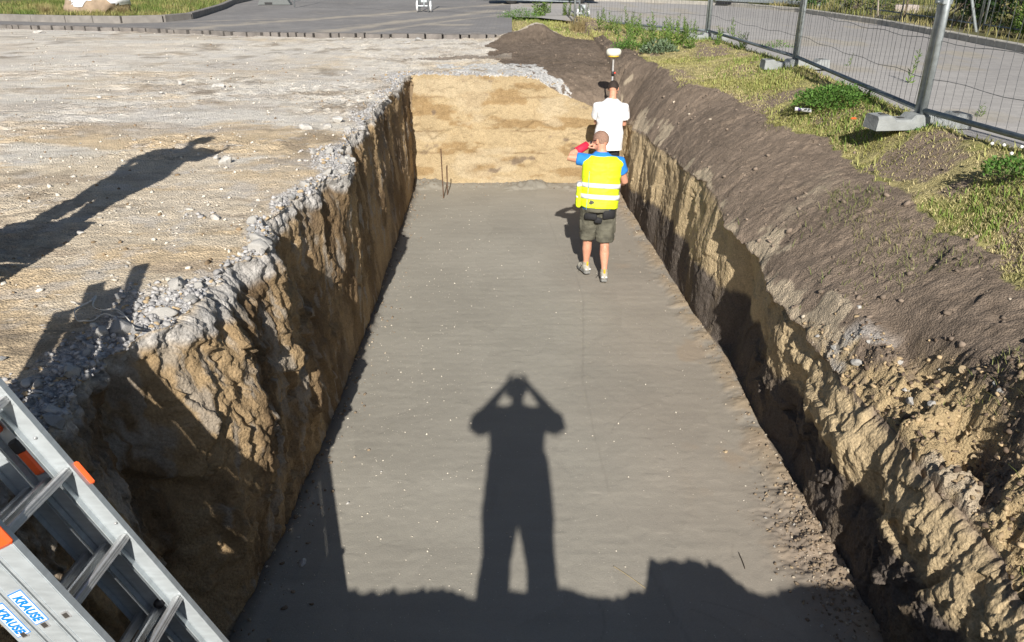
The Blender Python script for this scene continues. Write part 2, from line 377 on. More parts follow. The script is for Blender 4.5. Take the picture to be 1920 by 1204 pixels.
# ---- top relief
top = ~pit
dedge = np.where(ZN == 0, xe - X, np.where(ZN == 4, X - xc, 0))
dend = np.maximum(Y - YE, 0)
dist = np.where((ZN == 0) | (ZN == 4), np.abs(dedge), 0)
dist = np.where(Y > YE, np.hypot(dist, dend), dist)
fade = 1 - sm(12, 30, np.hypot(X, Y - 4))
n1 = fbm(X, Y, Z * 0, .9, 5, 51); n2 = fbm(X, Y, Z * 0, 6, 4, 61); n3 = fbm(X, Y, Z * 0, 2.2, 4, 66)
w1, w2, wc = worley(X, Y, Z * .6, 24, 71)
w3, w4, wc2 = worley(X, Y, Z * .6, 60, 75)
sidenoise = .12 * n3
gw = .16 + (.30 + .35 * (1 - sm(4, 8, Y))) * np.clip(.5 + 1.3 * fbm(X, Y, Z * 0, 1.1, 3, 57), 0, 1)
grav = np.clip((1 - sm(.08, gw, dist + 1.6 * sidenoise + .10 * n2)) * ((ZN == 0) | ((Y > YE) & (X < .9))) * (ZN < 3), 0, 1)
grav = grav * (Y > 1.5)
xbr = np.interp(Y, [YE - .1, 13.6, 15.2, 17.0, 17.9, 18.6], [.55, .30, -.35, -.5, -.2, 1.2])
bsoil = ((X > xbr + .22 * n3 + .1 * n2) & (Y > YE)) | (ZN >= 3)
streak = (Y > 14.6) & (Y < 16.4) & (X > -2.2 + .5 * n2) & (X < 0) & (np.abs(Y - 15.5 - .2 * X + .25 * n1) < .10 + .22 * n3 + .1 * (X + 2))
bsoil = bsoil | streak
paveM = (Y > pave_y(X) - .02) & (X < -.1)
grassM = (X > xg_t(Y) + .07 * n2 + .12 * n3) & (X < xf_t(Y) + .5) & (Y < 27.5)
nbn = (1 - sm(-.3, .25, Y - (5.35 - 2.0 * (X - 2.05)) + .25 * n3)) * (ZN == 4) * (1 - sm(.85, 1.2, dedge + .2 * n3))   # churned near-right corner
dz = .030 * n1 + .010 * n2 + np.where(grav > .1, .030 * (.55 - w1) * grav + .012 * (.5 - w3) * grav + .02 * n3 * grav, .004 * (.5 - w3) + .006 * (.5 - w1))
rip = fbm(X * .5 + Y * .6, Y * 1.2, Z * 0, 3.0, 3, 81, ridge=True)
rg = sm(-.15, .35, fbm(X, Y, Z * 0, .9, 3, 401)); fgA = facets(X, Y, Z * 0, 9, 791); fgB = facets(X, Y, Z * 0, 28, 795)
dz = dz + (.012 * fgA + .008 * fgB + .020 * fbm(X, Y, Z * 0, 13, 5, 403, .65) + .016 * (.45 - w1) * (wc > .55) + .012 * n3) * (.3 + rg) * (ZN <= 2)
dz = dz + 0 * n1
fg0 = facets(X, Y, Z * 0, 17, 761); fgb = facets(X, Y, Z * 0, 6, 765)
dz = dz + np.where(grav > .1, grav * (.016 * fg0 + .012 * fgb), 0)
lf = fbm(X, Y, Z * 0, 1.5, 4, 781)
dz = np.where(bsoil & ~streak, .035 * n1 + .030 * lf + .009 * n2 + .020 * facets(X, Y, Z * 0, 2.6, 785) * sm(-.1, .2, lf) + .008 * fg0 + .014 * fgb * sm(0, .3, n3) + .008 * (.5 - w1) + .016 * fbm(X, Y, Z * 0, 14, 5, 405, .68), dz)
c5, c6, cc5 = worley(X, Y, Z, 7.5, 85)
fg1 = facets(X, Y, Z * 0, 5, 751); fg2 = facets(X, Y, Z * 0, 14, 755); fg3 = facets(X, Y, Z * 0, 34, 759)
dz = dz + nbn * (.045 * fg1 + .03 * fg2 + .012 * fg3 + .08 * n3 + .07 * (cc5 - .5) * sm(0, .12, c6 - c5) + .03 * n2 + .035 * (.5 - w1) + .014 * (.5 - w3) + .02 * fbm(X, Y, Z * 0, 13, 4, 407, .6))
dz = dz + grassM * (.012 * n2)
crack = np.exp(-((Y - (13.9 + 1.1 * (X - 1.9) + .15 * n2)) / .05) ** 2) * (X > 1.75) * (X < 2.2)
dz = dz - .09 * crack - .06 * np.exp(-((Y - (14.9 + .5 * n2 * .3 + .3 * (X - .9))) / .05) ** 2) * (X > .75) * (X < 1.2)
lip = np.exp(-dist / .07) * (top)
dz = dz - lip * .05 * (.5 + .8 * n2) * (Y < YE + 1)
dz = np.where(paveM, -.02, dz)
Z = Z + np.where(top, dz * fade, 0)
# carry the lip's jitter down into the wall so that it crumbles rather than tears
jx = np.where(ZN <= 2, .20, .07) * fbm(X * 0, Y, Z * 0 + 1, 1.7, 5, 91, .6) + .05 * fbm(X, Y, Z + 1, 9, 4, 92) * (ZN <= 2) + .05 * fbm(X, Y, Z + 1, 5, 3, 93)
lipf = np.where(pit, np.clip(1 - T * 3, 0, 1), np.exp(-dist / .10)) * ((Y > 1) & (Y < YE + .2))
X = X + lipf * jx * ((ZN <= 1) * 1.0 - (ZN >= 3) * 1.0) * (ZN != 2)
wallm = pit & (T < .995)
Z = Z + np.where(wallm & (ZN != 2), (1 - T) ** 2 * 0.0 + .015 * hw * n2, 0)
# the dz of the lip is shared by the first wall columns
lipL = (dz * fade)[:, NL - 1][:, None]; lipR = (dz * fade)[:, NL + NW + NF + NR][:, None]
Z = Z + np.where(isL & pit, lipL * (1 - T) ** 9 * DV, 0) + np.where(isR & pit, lipR * (1 - T) ** 14 * DV, 0)
lipE = (dz * fade)[nA + NEARW + len(ypit) + ENDW][None]
Z = Z + np.where((ZN == 2) & endm, lipE * (1 - T), 0)
# clods in upper layer of walls
upper = np.clip(1 - T / .28, 0, 1) * pit * ((ZN == 1))
X = X + upper * .05 * (.5 - w1) * (ZN == 1)
# ---- floor relief
fm = (T > .995)
joint = tab([(3, 1.06), (4.6, .72), (5.1, .70), (6.3, .66), (8.2, .84), (9.0, .80), (10.2, .62), (12, .52), (13.3, .5)])
s_r = (X - joint(Y) - .02 * n3)
fz = .0016 * facets(X, Y * .8, Z * 0, 9, 801) + .0012 * fbm(X, Y, Z * 0, 20, 3, 805) + .004 * n1 + .0015 * fbm(X * .35, Y * 2.5, Z * 0, 6, 3, 101) + .007 * (sm(-.012, .012, s_r) - .5) * (1 - sm(11.5, 12.5, Y))
dL_ = X - xl; dR_ = xr - X; dE_ = YE - Y
edgeR = (1 - sm(.04, .22 + .1 * n2, dR_))
mess = sm(0, 1, (1.0 - np.abs(Y - 3.9) / 1.1)) * (1 - sm(.18, .52, dR_ + .12 * n2))
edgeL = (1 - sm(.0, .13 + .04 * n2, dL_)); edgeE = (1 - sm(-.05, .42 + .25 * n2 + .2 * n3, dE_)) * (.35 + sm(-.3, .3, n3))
fz = fz + edgeR * (.035 + .02 * n2 + .01 * (.5 - w1)) + edgeL * (.03 + .02 * n2 - .012 * w1) + edgeE * (.07 + .05 * n2 + .03 * (.5 - w1)) + mess * (.03 + .05 * n2 + .03 * (.5 - w1))
Z = Z + np.where(fm, fz, 0)

# ---- albedo zones
def c3(*c): return np.array(c)[None, None, :]
def mixc(a, b, t): return a + (b - a) * t[..., None]
sand = c3(.66, .55, .40); pale = c3(.72, .67, .59); grey = c3(.50, .485, .465); brown = c3(.235, .183, .140); dark = c3(.062, .048, .04); white = c3(.72, .69, .66)
ochre = c3(.66, .515, .335); tan = c3(.42, .335, .25)
n4 = fbm(X * .6, Y, Z * 0, .55, 5, 111); n5 = fbm(X * .5, Y * 1.6, Z * 0, 1.1, 5, 121, .6); n6 = fbm(X, Y, Z, 26, 3, 131); n7 = fbm(X, Y, Z * 0, 9, 4, 134, .65)
col = mixc(pale + 0 * X[..., None], sand, sm(-.05, .25, n4 + .35 * (1 - sm(5, 10, Y)) - .12) * .8)
col = mixc(col, ochre, np.clip(sm(.02, .26, n5 - .25 * sm(8, 12, Y) + .10) * .85 * (1 - sm(9, 13, Y) * .7), 0, 1))
col = mixc(col, tan, sm(.06, .34, fbm(X * .45, Y * 1.3, Z * 0, 1.4, 5, 141, .65) + .02) * .65 * (1 - .55 * sm(9, 14, Y)))
gp = sm(.05, .3, fbm(X * .5, Y, Z * 0, .9, 5, 151, .6) + .22 * np.exp(-((Y - 10.5) / 2.0) ** 2) + .1 * sm(7, 9, Y))
col = mixc(col, grey * 1.12, gp * .35 * (.4 + .6 * sm(5, 8, Y)))
col = col * (1 + .20 * n7 + .10 * n6)[..., None]
mot = fbm(X, Y, Z * 0, 3.2, 5, 601, .7); col = mixc(col, tan * .85, sm(.08, .3, mot) * .4 * (.35 + rg)); col = mixc(col, white * .8, sm(.12, .3, fbm(X, Y, Z * 0, 4.5, 4, 611, .7)) * .45)
darkb = sm(.16, .3, fbm(X * .7, Y * 1.5, Z * 0, 1.3, 5, 621, .6)) * sm(-.2, .2, mot); col = mixc(col, c3(.22, .175, .13), darkb * .55)
stones = (w3 < .22) & (wc2 > .80); col = np.where(stones[..., None], white * (.6 + .3 * wc2[..., None]), col)
col = mixc(col, grey * (.72 + .5 * wc[..., None]) * c3(.97, .99, 1.04), grav * sm(-.35, .1, n3 + .3))
col = np.where(((w1 > .62) & (grav > .3))[..., None], col * .75, col)
bcol = brown * (1 - .25 * sm(12.5, 14.5, Y) + .18 * n5 + .30 * n7 + .22 * n6)[..., None]
sp = (w3 < .18) & (wc2 > .93); bcol = np.where(sp[..., None], bcol * 2.2, bcol)
spill = sm(.26, .36, n3 * .7 + .5 * n2 - 2.4 * dedge + .45) * (ZN == 4) * (Y < YE + .4)
spill2 = np.exp(-(((X - 2.75) / .28) ** 2 + ((Y - 6.9 - .7 * (X - 2.75)) / .15) ** 2)) * sm(-.3, .2, n2)
bcol = mixc(bcol, sand * .80, np.clip(spill + .8 * spill2, 0, 1) * .8)
ncol = mixc(bcol, c3(.46, .35, .20), sm(.0, .14, fbm(X, Y, Z, 2.1, 4, 161) + .12 - .35 * (dedge - .25)))
ncol = mixc(ncol, grey * .9, sm(.12, .25, fbm(X, Y, Z, 1.7, 4, 171)) * .8 * (Y > 3.2)); ncol = ncol * (1 + .2 * n7 + .1 * n6)[..., None]
bcol = mixc(bcol, ncol, np.clip(nbn * 1.3, 0, 1))
col = np.where(bsoil[..., None], mixc(col, bcol, np.where(streak, .75, 1.0)), col)
# light limestone tongue on the end lip
lime = (Y > YE) & (Y < 14.6) & (X > -1.7) & (X < .95 + .2 * n2) & (np.abs(X * .55 + (Y - 13.3) * .35 - .15 + .35 * n3) < .45)
col = np.where((lime & (n2 + n7 > -.35))[..., None], c3(.60, .59, .57) * (.75 + .4 * wc[..., None]), col)
gcol = mixc(c3(.38, .33, .16) + 0 * X[..., None], c3(.26, .26, .09), sm(-.1, .3, n5)) * (1 + .3 * n7)[..., None]
gcol = mixc(gcol, brown * 1.1, sm(.10, .28, fbm(X, Y, Z * 0, 2.3, 4, 181)))
col = np.where(grassM[..., None], gcol, col)
col = np.where(((X > xf_t(Y) + .5) | (paveM & (Y > 40)))[..., None], c3(.16, .15, .07), col)
# walls
wn = fbm(X, Y * 1.4, Z * .5, 1.6, 5, 191, .55); wn2 = fbm(X, Y * 3, Z * .8, 3.5, 4, 201, .6)
wl = mixc(c3(.40, .285, .16) + 0 * X[..., None], c3(.185, .125, .07), sm(-.15, .25, wn)); wl = mixc(wl, c3(.33, .29, .24), sm(.16, .32, wn2 * .8 + .12 * near) * .8)
wl = mixc(wl, c3(.13, .10, .075), sm(.10, .4, fbm(X, Y, Z, 1.1, 4, 211)) * .6)
wl = mixc(wl, grey * (.75 + .4 * wc[..., None]), sm(0, .04, .07 + .06 * n3 + .03 * n2 + .01 * near - T) * .85)
hz = Z + .10 * wn + .06 * wn2
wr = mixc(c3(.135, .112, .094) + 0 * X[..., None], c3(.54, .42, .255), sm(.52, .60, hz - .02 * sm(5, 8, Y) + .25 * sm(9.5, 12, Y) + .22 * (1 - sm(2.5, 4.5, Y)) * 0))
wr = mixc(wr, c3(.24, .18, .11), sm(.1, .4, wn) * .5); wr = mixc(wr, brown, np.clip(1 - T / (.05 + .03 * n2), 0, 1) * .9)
we = mixc(c3(.42, .325, .195) + 0 * X[..., None], c3(.31, .215, .11), sm(.0, .22, fbm(X * 1.2, Y * 0, Z * 3.2, 1.5, 6, 221, .62)))
we = mixc(we, c3(.46, .38, .26), sm(.08, .3, scr) * .6)
ck = np.exp(-((e2 - e1) / .03) ** 2) * sm(-.2, .2, n3 + .3 * wn2); we = mixc(we, c3(.20, .13, .07), ck * .22)
we = mixc(we, c3(.16, .12, .09), sm(.42, .62, fbm(X * 1.6, Y * 0, Z * 2.4, 1.9, 4, 231)) * .8)
we = mixc(we, c3(.22, .15, .08), .8 * np.exp(-(np.minimum(abs(Z - 1.48 - .04 * wn), np.minimum(abs(Z - .92 - .03 * wn2), abs(Z - .55 + .03 * wn))) / .012) ** 2) * sm(-.1, .1, n3))
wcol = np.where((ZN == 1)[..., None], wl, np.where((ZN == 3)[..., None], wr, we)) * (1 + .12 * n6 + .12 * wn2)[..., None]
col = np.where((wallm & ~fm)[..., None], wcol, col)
# floor
fc = mixc(c3(.305, .286, .245) + 0 * X[..., None], c3(.305, .268, .222), sm(.2, 1.6, X + .4 * n5) * .8)
arc = 0
for (ax_, ay_, ar_, a0_, a1_) in ((.95, 2.6, .95, .35, 1.35), (1.1, 2.3, .9, .5, 1.5), (.9, 3.0, .5, .2, 1.2), (1.75, 3.9, .30, 2.6, 4.2), (.2, 3.4, .35, -.6, .5), (-.5, 5.6, .28, .4, 1.6), (1.5, 5.2, .7, 1.9, 2.9), (1.0, 4.6, .9, -.4, .6)):
    rr_ = np.hypot(X - ax_, Y - ay_); th_ = np.arctan2(Y - ay_, X - ax_); arc = np.maximum(arc, np.exp(-((rr_ - ar_) / .006) ** 2) * (th_ > a0_) * (th_ < a1_))
fc = fc * (1 - .14 * arc + .10 * fbm(X, Y, Z * 0, 1.3, 4, 771) + .05 * facets(X, Y * .6, Z * 0, 2.3, 775))[..., None]
fc = fc * (1 + .09 * n5 + .05 * fbm(X * .3, Y * 3, Z * 0, 5, 4, 241))[..., None]
fc = mixc(fc, c3(.35, .27, .18), np.clip(edgeR * .8 * sm(-.2, .3, n2 + .2), 0, 1)); fc = mixc(fc, c3(.24, .185, .14), mess * .7)
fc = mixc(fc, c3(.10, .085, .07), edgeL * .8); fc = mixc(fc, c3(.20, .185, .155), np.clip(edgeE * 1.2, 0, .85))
fc = mixc(fc, c3(.33, .26, .19), sm(.25, .42, fbm(X, Y, Z * 0, 1.6, 4, 251)) * sm(1.2, 1.6, X) * .6)
fc = fc * (1 - .10 * np.exp(-(s_r / .008) ** 2) * (Y < 12))[..., None]
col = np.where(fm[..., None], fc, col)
col = np.clip(col, .02, .85)

# split the sheet's faces into ground, walls and floor (same vertices along the borders)
idx = np.arange(NV * NU).reshape(NV, NU)
F = np.stack([idx[:-1, :-1], idx[:-1, 1:], idx[1:, 1:], idx[1:, :-1]], -1)
tq = np.stack([T[:-1, :-1], T[:-1, 1:], T[1:, 1:], T[1:, :-1]], -1)
isfl = (tq.min(-1) > .995); istop = (tq.max(-1) <= 0)
P = np.stack([X, Y, Z], -1).reshape(-1, 3); CF = col.reshape(-1, 3)
EM = earth_mat('earth', 80, .9, .02, var=.32)
def sub(name, mask, m):
    f = F[mask]; u, inv = np.unique(f, return_inverse=True)
    return np_mesh(name, P[u], inv.reshape(-1, 4), m, CF[u])
zq = ZN[:-1, :-1]
g1 = tag(sub('sandy_ground', istop & (zq < 4), EM), kind='structure')
g2 = tag(sub('soil_bank', istop & (zq == 4), EM), kind='structure')
g3 = tag(sub('pit_walls', ~istop & ~isfl, earth_mat('cut_earth', 60, .8, .016, var=.3)), kind='structure')
g4 = tag(sub('pit_floor', isfl, earth_mat('lean_concrete', 110, .28, .006, .85, speck=.10, var=.10)), kind='structure')

# sampler of the finished sheet
quadP = P[F.reshape(-1, 4)]; qc = quadP.mean(1)
qn = np.cross(quadP[:, 2] - quadP[:, 0], quadP[:, 3] - quadP[:, 1]); qa = np.linalg.norm(qn, axis=1) * .5; qn = qn / np.maximum(1e-9, 2 * qa)[:, None]
qi, qj = np.divmod(np.arange(len(qc)), NU - 1)
dq = lambda A: A[:-1, :-1].reshape(-1)
qtop = istop.reshape(-1); qfl = isfl.reshape(-1); qz = zq.reshape(-1)
q_grav, q_grass, q_soil, q_dist, q_n3, q_nb, q_pave = dq(grav), dq(grassM), dq(bsoil), dq(dist), dq(n3), dq(nbn), dq(paveM)
_ok = (qa > 1e-8) & (qc[:, 1] > 1.0) & (qc[:, 1] < 40) & (abs(qc[:, 0]) < 20)
def sample(wt, n):
    p = np.where(_ok, qa * wt, 0); p = p / p.sum(); k = rng.choice(len(p), n, p=p)
    a, b = rng.random((2, n, 1)); q = quadP[k]
    pos = (q[:, 0] * (1 - a) + q[:, 1] * a) * (1 - b) + (q[:, 3] * (1 - a) + q[:, 2] * a) * b
    return pos, qn[k]
_gx = None
def ground_z(x, y):
    """height of the top or floor surface at x, y (nearest face centre that looks up)"""
    m = (qn[:, 2] > .3); d = (qc[:, 0] - x) ** 2 + (qc[:, 1] - y) ** 2; d = np.where(m, d, 1e9)
    return float(qc[np.argmin(d), 2])
def at(px, py, z):
    """where a sight line of the photograph meets the level z"""
    k = 1440.0; u = 602 - py
    d = Vector((px - 960, k * math.cos(R(25)) + u * math.sin(R(25)), u * math.cos(R(25)) - k * math.sin(R(25))))
    s = (z - 3.54) / d.z
    return Vector((d.x * s, d.y * s, z))
def on(px, py, z):
    p = at(px, py, z)
    for _ in range(5): p = at(px, py, ground_z(p.x, p.y))
    return p

# ------------------------------------------------------------------ PAVING, ROAD, KERBS
def sheet(name, poly_fn, xs, ys, z, colfn, m, kind='structure'):
    XX, YY = np.meshgrid(xs, ys); XX, YY = poly_fn(XX, YY)
    c = colfn(XX, YY); n = XX.shape
    idx = np.arange(XX.size).reshape(n); f = np.stack([idx[:-1, :-1], idx[:-1, 1:], idx[1:, 1:], idx[1:, :-1]], -1).reshape(-1, 4)
    ZZ = z + .006 * fbm(XX, YY, XX * 0, 1.2, 3, 301)
    return tag(np_mesh(name, np.stack([XX, YY, ZZ], -1).reshape(-1, 3), f, m, c.reshape(-1, 3)), kind=kind)
def paver_mat(name, bw, bh, joint, rot=0, contrast=.35):
    m = earth_mat(name, 50, .3, .006, .85, var=.14); t = m.node_tree; N = t.nodes; L = t.links; p = N['Principled BSDF']
    src = p.inputs['Base Color'].links[0].from_socket
    tc = N.new('ShaderNodeTexCoord'); mp = N.new('ShaderNodeMapping'); mp.inputs['Rotation'].default_value = (0, 0, rot); L.new(tc.outputs['Object'], mp.inputs[0])
    b = N.new('ShaderNodeTexBrick'); b.inputs['Scale'].default_value = 1; b.inputs['Brick Width'].default_value = bw; b.inputs['Row Height'].default_value = bh; b.inputs['Mortar Size'].default_value = joint
    b.inputs['Color1'].default_value = (1, 1, 1, 1); b.inputs['Color2'].default_value = (.84, .84, .85, 1); b.inputs['Mortar'].default_value = (1 - contrast,) * 3 + (1,); b.inputs['Mortar Smooth'].default_value = .3
    L.new(mp.outputs[0], b.inputs[0])
    mu = N.new('ShaderNodeMix'); mu.data_type = 'RGBA'; mu.blend_type = 'MULTIPLY'; mu.inputs[0].default_value = 1; L.new(src, mu.inputs[6]); L.new(b.outputs[0], mu.inputs[7]); L.new(mu.outputs[2], p.inputs['Base Color'])
    return m
def pav_fn(x, y):
    t = (y - 18) / 32.0
    xr_ = np.where(y < 22, -.2, np.where(y < 26, .3, .6))
    return x, pave_y(x) + .012 * vnoise(x * 6, x * 0, x * 0, 9) + t * (60 - pave_y(x))
def pav_col(x, y):
    c = np.array([.26, .25, .245])[None, None] * (1 + .16 * fbm(x, y, x * 0, .8, 5, 311))[..., None]
    s = 0
    for (x0, y0, x1, y1, wd) in ((-8.5, 18.9, 0.2, 33, .45), (-4.6, 18.4, -1.2, 26.5, .40), (-3.6, 18.3, -.2, 26, .22), (-12, 20.8, -5, 24.5, .25)):
        d = (y - y0) / (y1 - y0); xc_ = x0 + (x1 - x0) * d + .1 * np.sin(y * .8)
        s = np.maximum(s, np.exp(-((x - xc_) / wd) ** 2) * (d > -.05) * (d < 1.2))
    nn = fbm(x, y, x * 0, 2.5, 5, 321, .65)
    s = np.maximum(s, np.exp(-((x + 1.6) / .9) ** 2 - ((y - 21.3) / .28) ** 2) * 1.2)
    s = np.maximum(s, .8 * np.exp(-(y - pave_y(x)) / .25))
    c = mixc(c, c3(.46, .41, .34), np.clip(s * 1.1 + nn * 1.2 - .25, 0, 1) * .85)
    return c
pm = paver_mat('grey_pavers', .20, .10, .008, 0, .25)
sheet('paving', pav_fn, np.concatenate([np.linspace(-60, -14.5, 20), np.linspace(-14, 0, 190)]), 18 + 32 * np.linspace(0, 1, 150) ** 1.4, 2.085, pav_col, pm)
# broken front edge of the paving: a row of blocks standing in the sand
mb = MB(); x = -14.0; pk = random.Random(4)
while x < -.25:
    wdt = .38 if pk.random() < .6 else .19
    if pk.random() < .99:
        yy = float(pave_y(x + wdt / 2)) - pk.uniform(-.02, .05); a = pk.uniform(-.05, .05) + (float(pave_y(x + .3)) - float(pave_y(x))) / .3
        ax = Vector((math.cos(a), math.sin(a), pk.uniform(-.03, .03))).normalized(); az = Vector((0, 0, 1)); ay = az.cross(ax)
        mb.obox((x + wdt / 2, yy, 2.05 - pk.uniform(0, .02)), ax, ay, ax.cross(ay), wdt / 2 - .014, .09, .055, .006)
    x += wdt + .012
tag(mb.build('paving_edge', mat('paver_side', (.17, .155, .145), .9, var=.3, scale=4, bump=.4, bscale=40)), kind='structure')
# road beyond the fence
kerb_t = tab([(-60, 7.5), (8, 8.7), (14.4, 9.1), (21.3, 9.6), (27.5, 9.2), (31, 7.6), (34.1, 4.8), (36, 1.5), (37, -3), (37.3, -60)])
kx = [(7.6, -40), (8.5, 0), (8.8, 8), (9.15, 14.4), (9.55, 21.3), (9.3, 27), (7.9, 31), (5.0, 34.0), (1.5, 36.0), (-3, 37.0), (-12, 37.6), (-40, 38)]
def road_fn(x, y):
    x0 = np.interp(y, [-40, 3.1, 7.5, 11.9, 16.3, 22, 24, 24.5], [5.0, 4.72, 4.17, 4.45, 4.17, 1.95, .8, -.05])
    yy = np.array([p[1] for p in kx]); xx = np.array([p[0] for p in kx]); x1 = np.interp(y, yy, xx)
    return x0 + (x1 - x0) * (x - 0), y
def road_col(x, y):
    n = fbm(x * 1, y * .6, x * 0, .5, 5, 331)
    c = np.array([.43, .41, .39])[None, None] * (1 + .10 * n + .06 * fbm(x, y, x * 0, 3, 4, 335))[..., None]
    c = mixc(c, c3(.31, .295, .285) , sm(-.5, .6, (x - 6.2) * .35 + .5 * n) * (y > -100) * .6)
    return mixc(c, c3(.42, .37, .28), sm(.25, .5, fbm(x * 2, y * .7, x * 0, .7, 5, 341)) * .5)
rm = paver_mat('fine_pavers', .20, .10, .006, .4, .16)
sheet('road', road_fn, np.linspace(0, 1, 120), np.concatenate([np.linspace(-40, 3, 20), np.linspace(3.3, 37, 260)]), 2.095, road_col, rm)
# kerbs
def kerb(name, pts, wd, h, z, colr, closed=False):
    mb = MB(); pts = [Vector(p).to_3d() for p in pts]
    # resample to one metre stones
    out = [pts[0]]; acc = 0
    for a, b in zip(pts, pts[1:]):
        L_ = (b - a).length; n = max(1, round(L_)); out += [a.lerp(b, (i + 1) / n) for i in range(n)]
    for i, (a, b) in enumerate(zip(out, out[1:])):
        d = (b - a); L_ = d.length
        if L_ < .05: continue
        d.normalize(); mb.obox((a + b) / 2 + Vector((0, 0, z + h / 2 - .06)), d, Vector((0, 0, 1)).cross(d), (0, 0, 1), L_ / 2 - .006, wd / 2, h / 2 + .06, .012)
    return tag(mb.build(name, mat(name + '_concrete', colr, .9, var=.18, scale=6, bump=.3)), kind='structure')
kerb('road_kerb', kx[1:], .16, .13, 2.09, (.38, .36, .32))
isl = [(-40, 23.6), (-22, 23.3), (-14.2, 22.85), (-12, 22.2), (-10.4, 21.95), (-9.5, 22.4), (-9.15, 23.4), (-9.4, 25), (-10, 28.5), (-10.8, 32), (-11.3, 36), (-11.5, 45)]
kerb('island_kerb', isl, .16, .17, 2.09, (.22, .205, .19))
def ground_patch(name, poly, z, n, colfn, m):
    """fan of strips between two edge polylines"""
    (A, B) = poly; A = np.array(A, float); B = np.array(B, float)
    t = np.linspace(0, 1, n)[:, None]; ia = np.linspace(0, len(A) - 1, n * 2)
    def rs(Q): return np.stack([np.interp(ia, np.arange(len(Q)), Q[:, 0]), np.interp(ia, np.arange(len(Q)), Q[:, 1])], -1)
    a, b = rs(A), rs(B); Q = a[None] * (1 - t[..., None]) + b[None] * t[..., None]
    XX, YY = Q[..., 0], Q[..., 1]; idx = np.arange(XX.size).reshape(XX.shape)
    f = np.stack([idx[:-1, :-1], idx[:-1, 1:], idx[1:, 1:], idx[1:, :-1]], -1).reshape(-1, 4)
    ZZ = z + .03 * fbm(XX, YY, XX * 0, .8, 4, 351)
    return tag(np_mesh(name, np.stack([XX, YY, ZZ], -1).reshape(-1, 3), f, m, colfn(XX, YY).reshape(-1, 3)), kind='structure')
def lawn_col(x, y):
    n = fbm(x, y, x * 0, .7, 5, 361)
    c = mixc(c3(.20, .18, .07) + 0 * x[..., None], c3(.11, .13, .04), sm(-.2, .3, n))
    c = mixc(c, c3(.42, .38, .28), sm(.15, .4, fbm(x, y, x * 0, .35, 4, 365)))
    # trodden dark earth next to the kerb, by the bushes
    return mixc(c, c3(.10, .075, .045), np.exp(-((x - 10.6) / .9) ** 2) * sm(.0, .4, n + .3) * (y < 26) * .9)
LM = earth_mat('lawn_ground', 30, .8, .03)
ground_patch('island_lawn', ([(a + .0, b + .12) for a, b in isl[2:]], [(-60, 50)] * len(isl[2:])), 2.2, 60, lawn_col, LM)
ground_patch('far_lawn', ([(a + .12, b) for a, b in kx], [(60, -40), (60, 0), (60, 10), (60, 20), (60, 30), (60, 50), (60, 70), (40, 80), (20, 80), (0, 80), (-20, 80), (-60, 80)]), 2.19, 70, lawn_col, LM)

# ------------------------------------------------------------------ LOOSE STONES
t_ = (1 + 5 ** .5) / 2
ICO = np.array([(-1, t_, 0), (1, t_, 0), (-1, -t_, 0), (1, -t_, 0), (0, -1, t_), (0, 1, t_), (0, -1, -t_), (0, 1, -t_), (t_, 0, -1), (t_, 0, 1), (-t_, 0, -1), (-t_, 0, 1)]) / 1.9
ICF = np.array([(0, 11, 5), (0, 5, 1), (0, 1, 7), (0, 7, 10), (0, 10, 11), (1, 5, 9), (5, 11, 4), (11, 10, 2), (10, 7, 6), (7, 1, 8), (3, 9, 4), (3, 4, 2), (3, 2, 6), (3, 6, 8), (3, 8, 9), (4, 9, 5), (2, 4, 11), (6, 2, 10), (8, 6, 7), (9, 8, 1)])
def pebbles(name, pos, size, colfn, m, smooth=False, flat=.7, sink=.25):
    n = len(pos)
    v = np.repeat(ICO[None], n, 0) * (1 + .85 * (rng.random((n, 12, 1)) - .5))
    v = v * (1 + .9 * (rng.random((n, 1, 3)) - .5)) * np.array([1, 1, flat])
    a = rng.random(n) * 6.283; ca, sa = np.cos(a)[:, None], np.sin(a)[:, None]
    b = (rng.random(n) - .5) * 1.4; cb, sb = np.cos(b)[:, None], np.sin(b)[:, None]
    x, y, z = v[..., 0], v[..., 1], v[..., 2]; x, z = x * cb - z * sb, x * sb + z * cb; x, y = x * ca - y * sa, x * sa + y * ca
    v = np.stack([x, y, z], -1) * size[:, None, None] + pos[:, None] + np.array([0, 0, 1])[None, None] * (size[:, None, None] * (flat * .8 - sink))
    f = (ICF[None] + 12 * np.arange(n)[:, None, None]).reshape(-1, 3)
    c = np.repeat(colfn(n)[:, None], 12, 1).reshape(-1, 3)
    return np_mesh(name, v.reshape(-1, 3), f, m, c, smooth)
def psize(n, a, b, p=2.6): return a + (b - a) * rng.random(n) ** p
def cf(base, v, alt=None, pa=0):
    def f(n):
        c = np.array(base)[None] * (1 + v * 2 * (rng.random((n, 1)) - .5))
        if alt is not None: c = np.where(rng.random((n, 1)) < pa, np.array(alt)[None] * (1 + v * 2 * (rng.random((n, 1)) - .5)), c)
        return c
    return f
SM_ = earth_mat('stone_grain', 90, .4, .004, .9, var=.15)
W_ = qtop * (q_pave < .5)
ps, _ = sample(W_ * (np.clip(q_grav, 0, 1) * (.4 + np.clip(q_n3 + .3, 0, 1))) * (1 / (1 + .02 * qc[:, 1] ** 2)), 9000)
tag(pebbles('rubble_gravel', ps, psize(len(ps), .003, .022, 4.5), cf((.40, .39, .385), .25, (.42, .32, .2), .15), SM_), kind='stuff')
ps, _ = sample(W_ * (qz == 0) * (1 - np.clip(q_grav, 0, 1) * .8) * (q_soil < .5) / (1 + .03 * qc[:, 1] ** 2) * (.15 + np.clip(q_n3 + .2, 0, 1)), 16000)
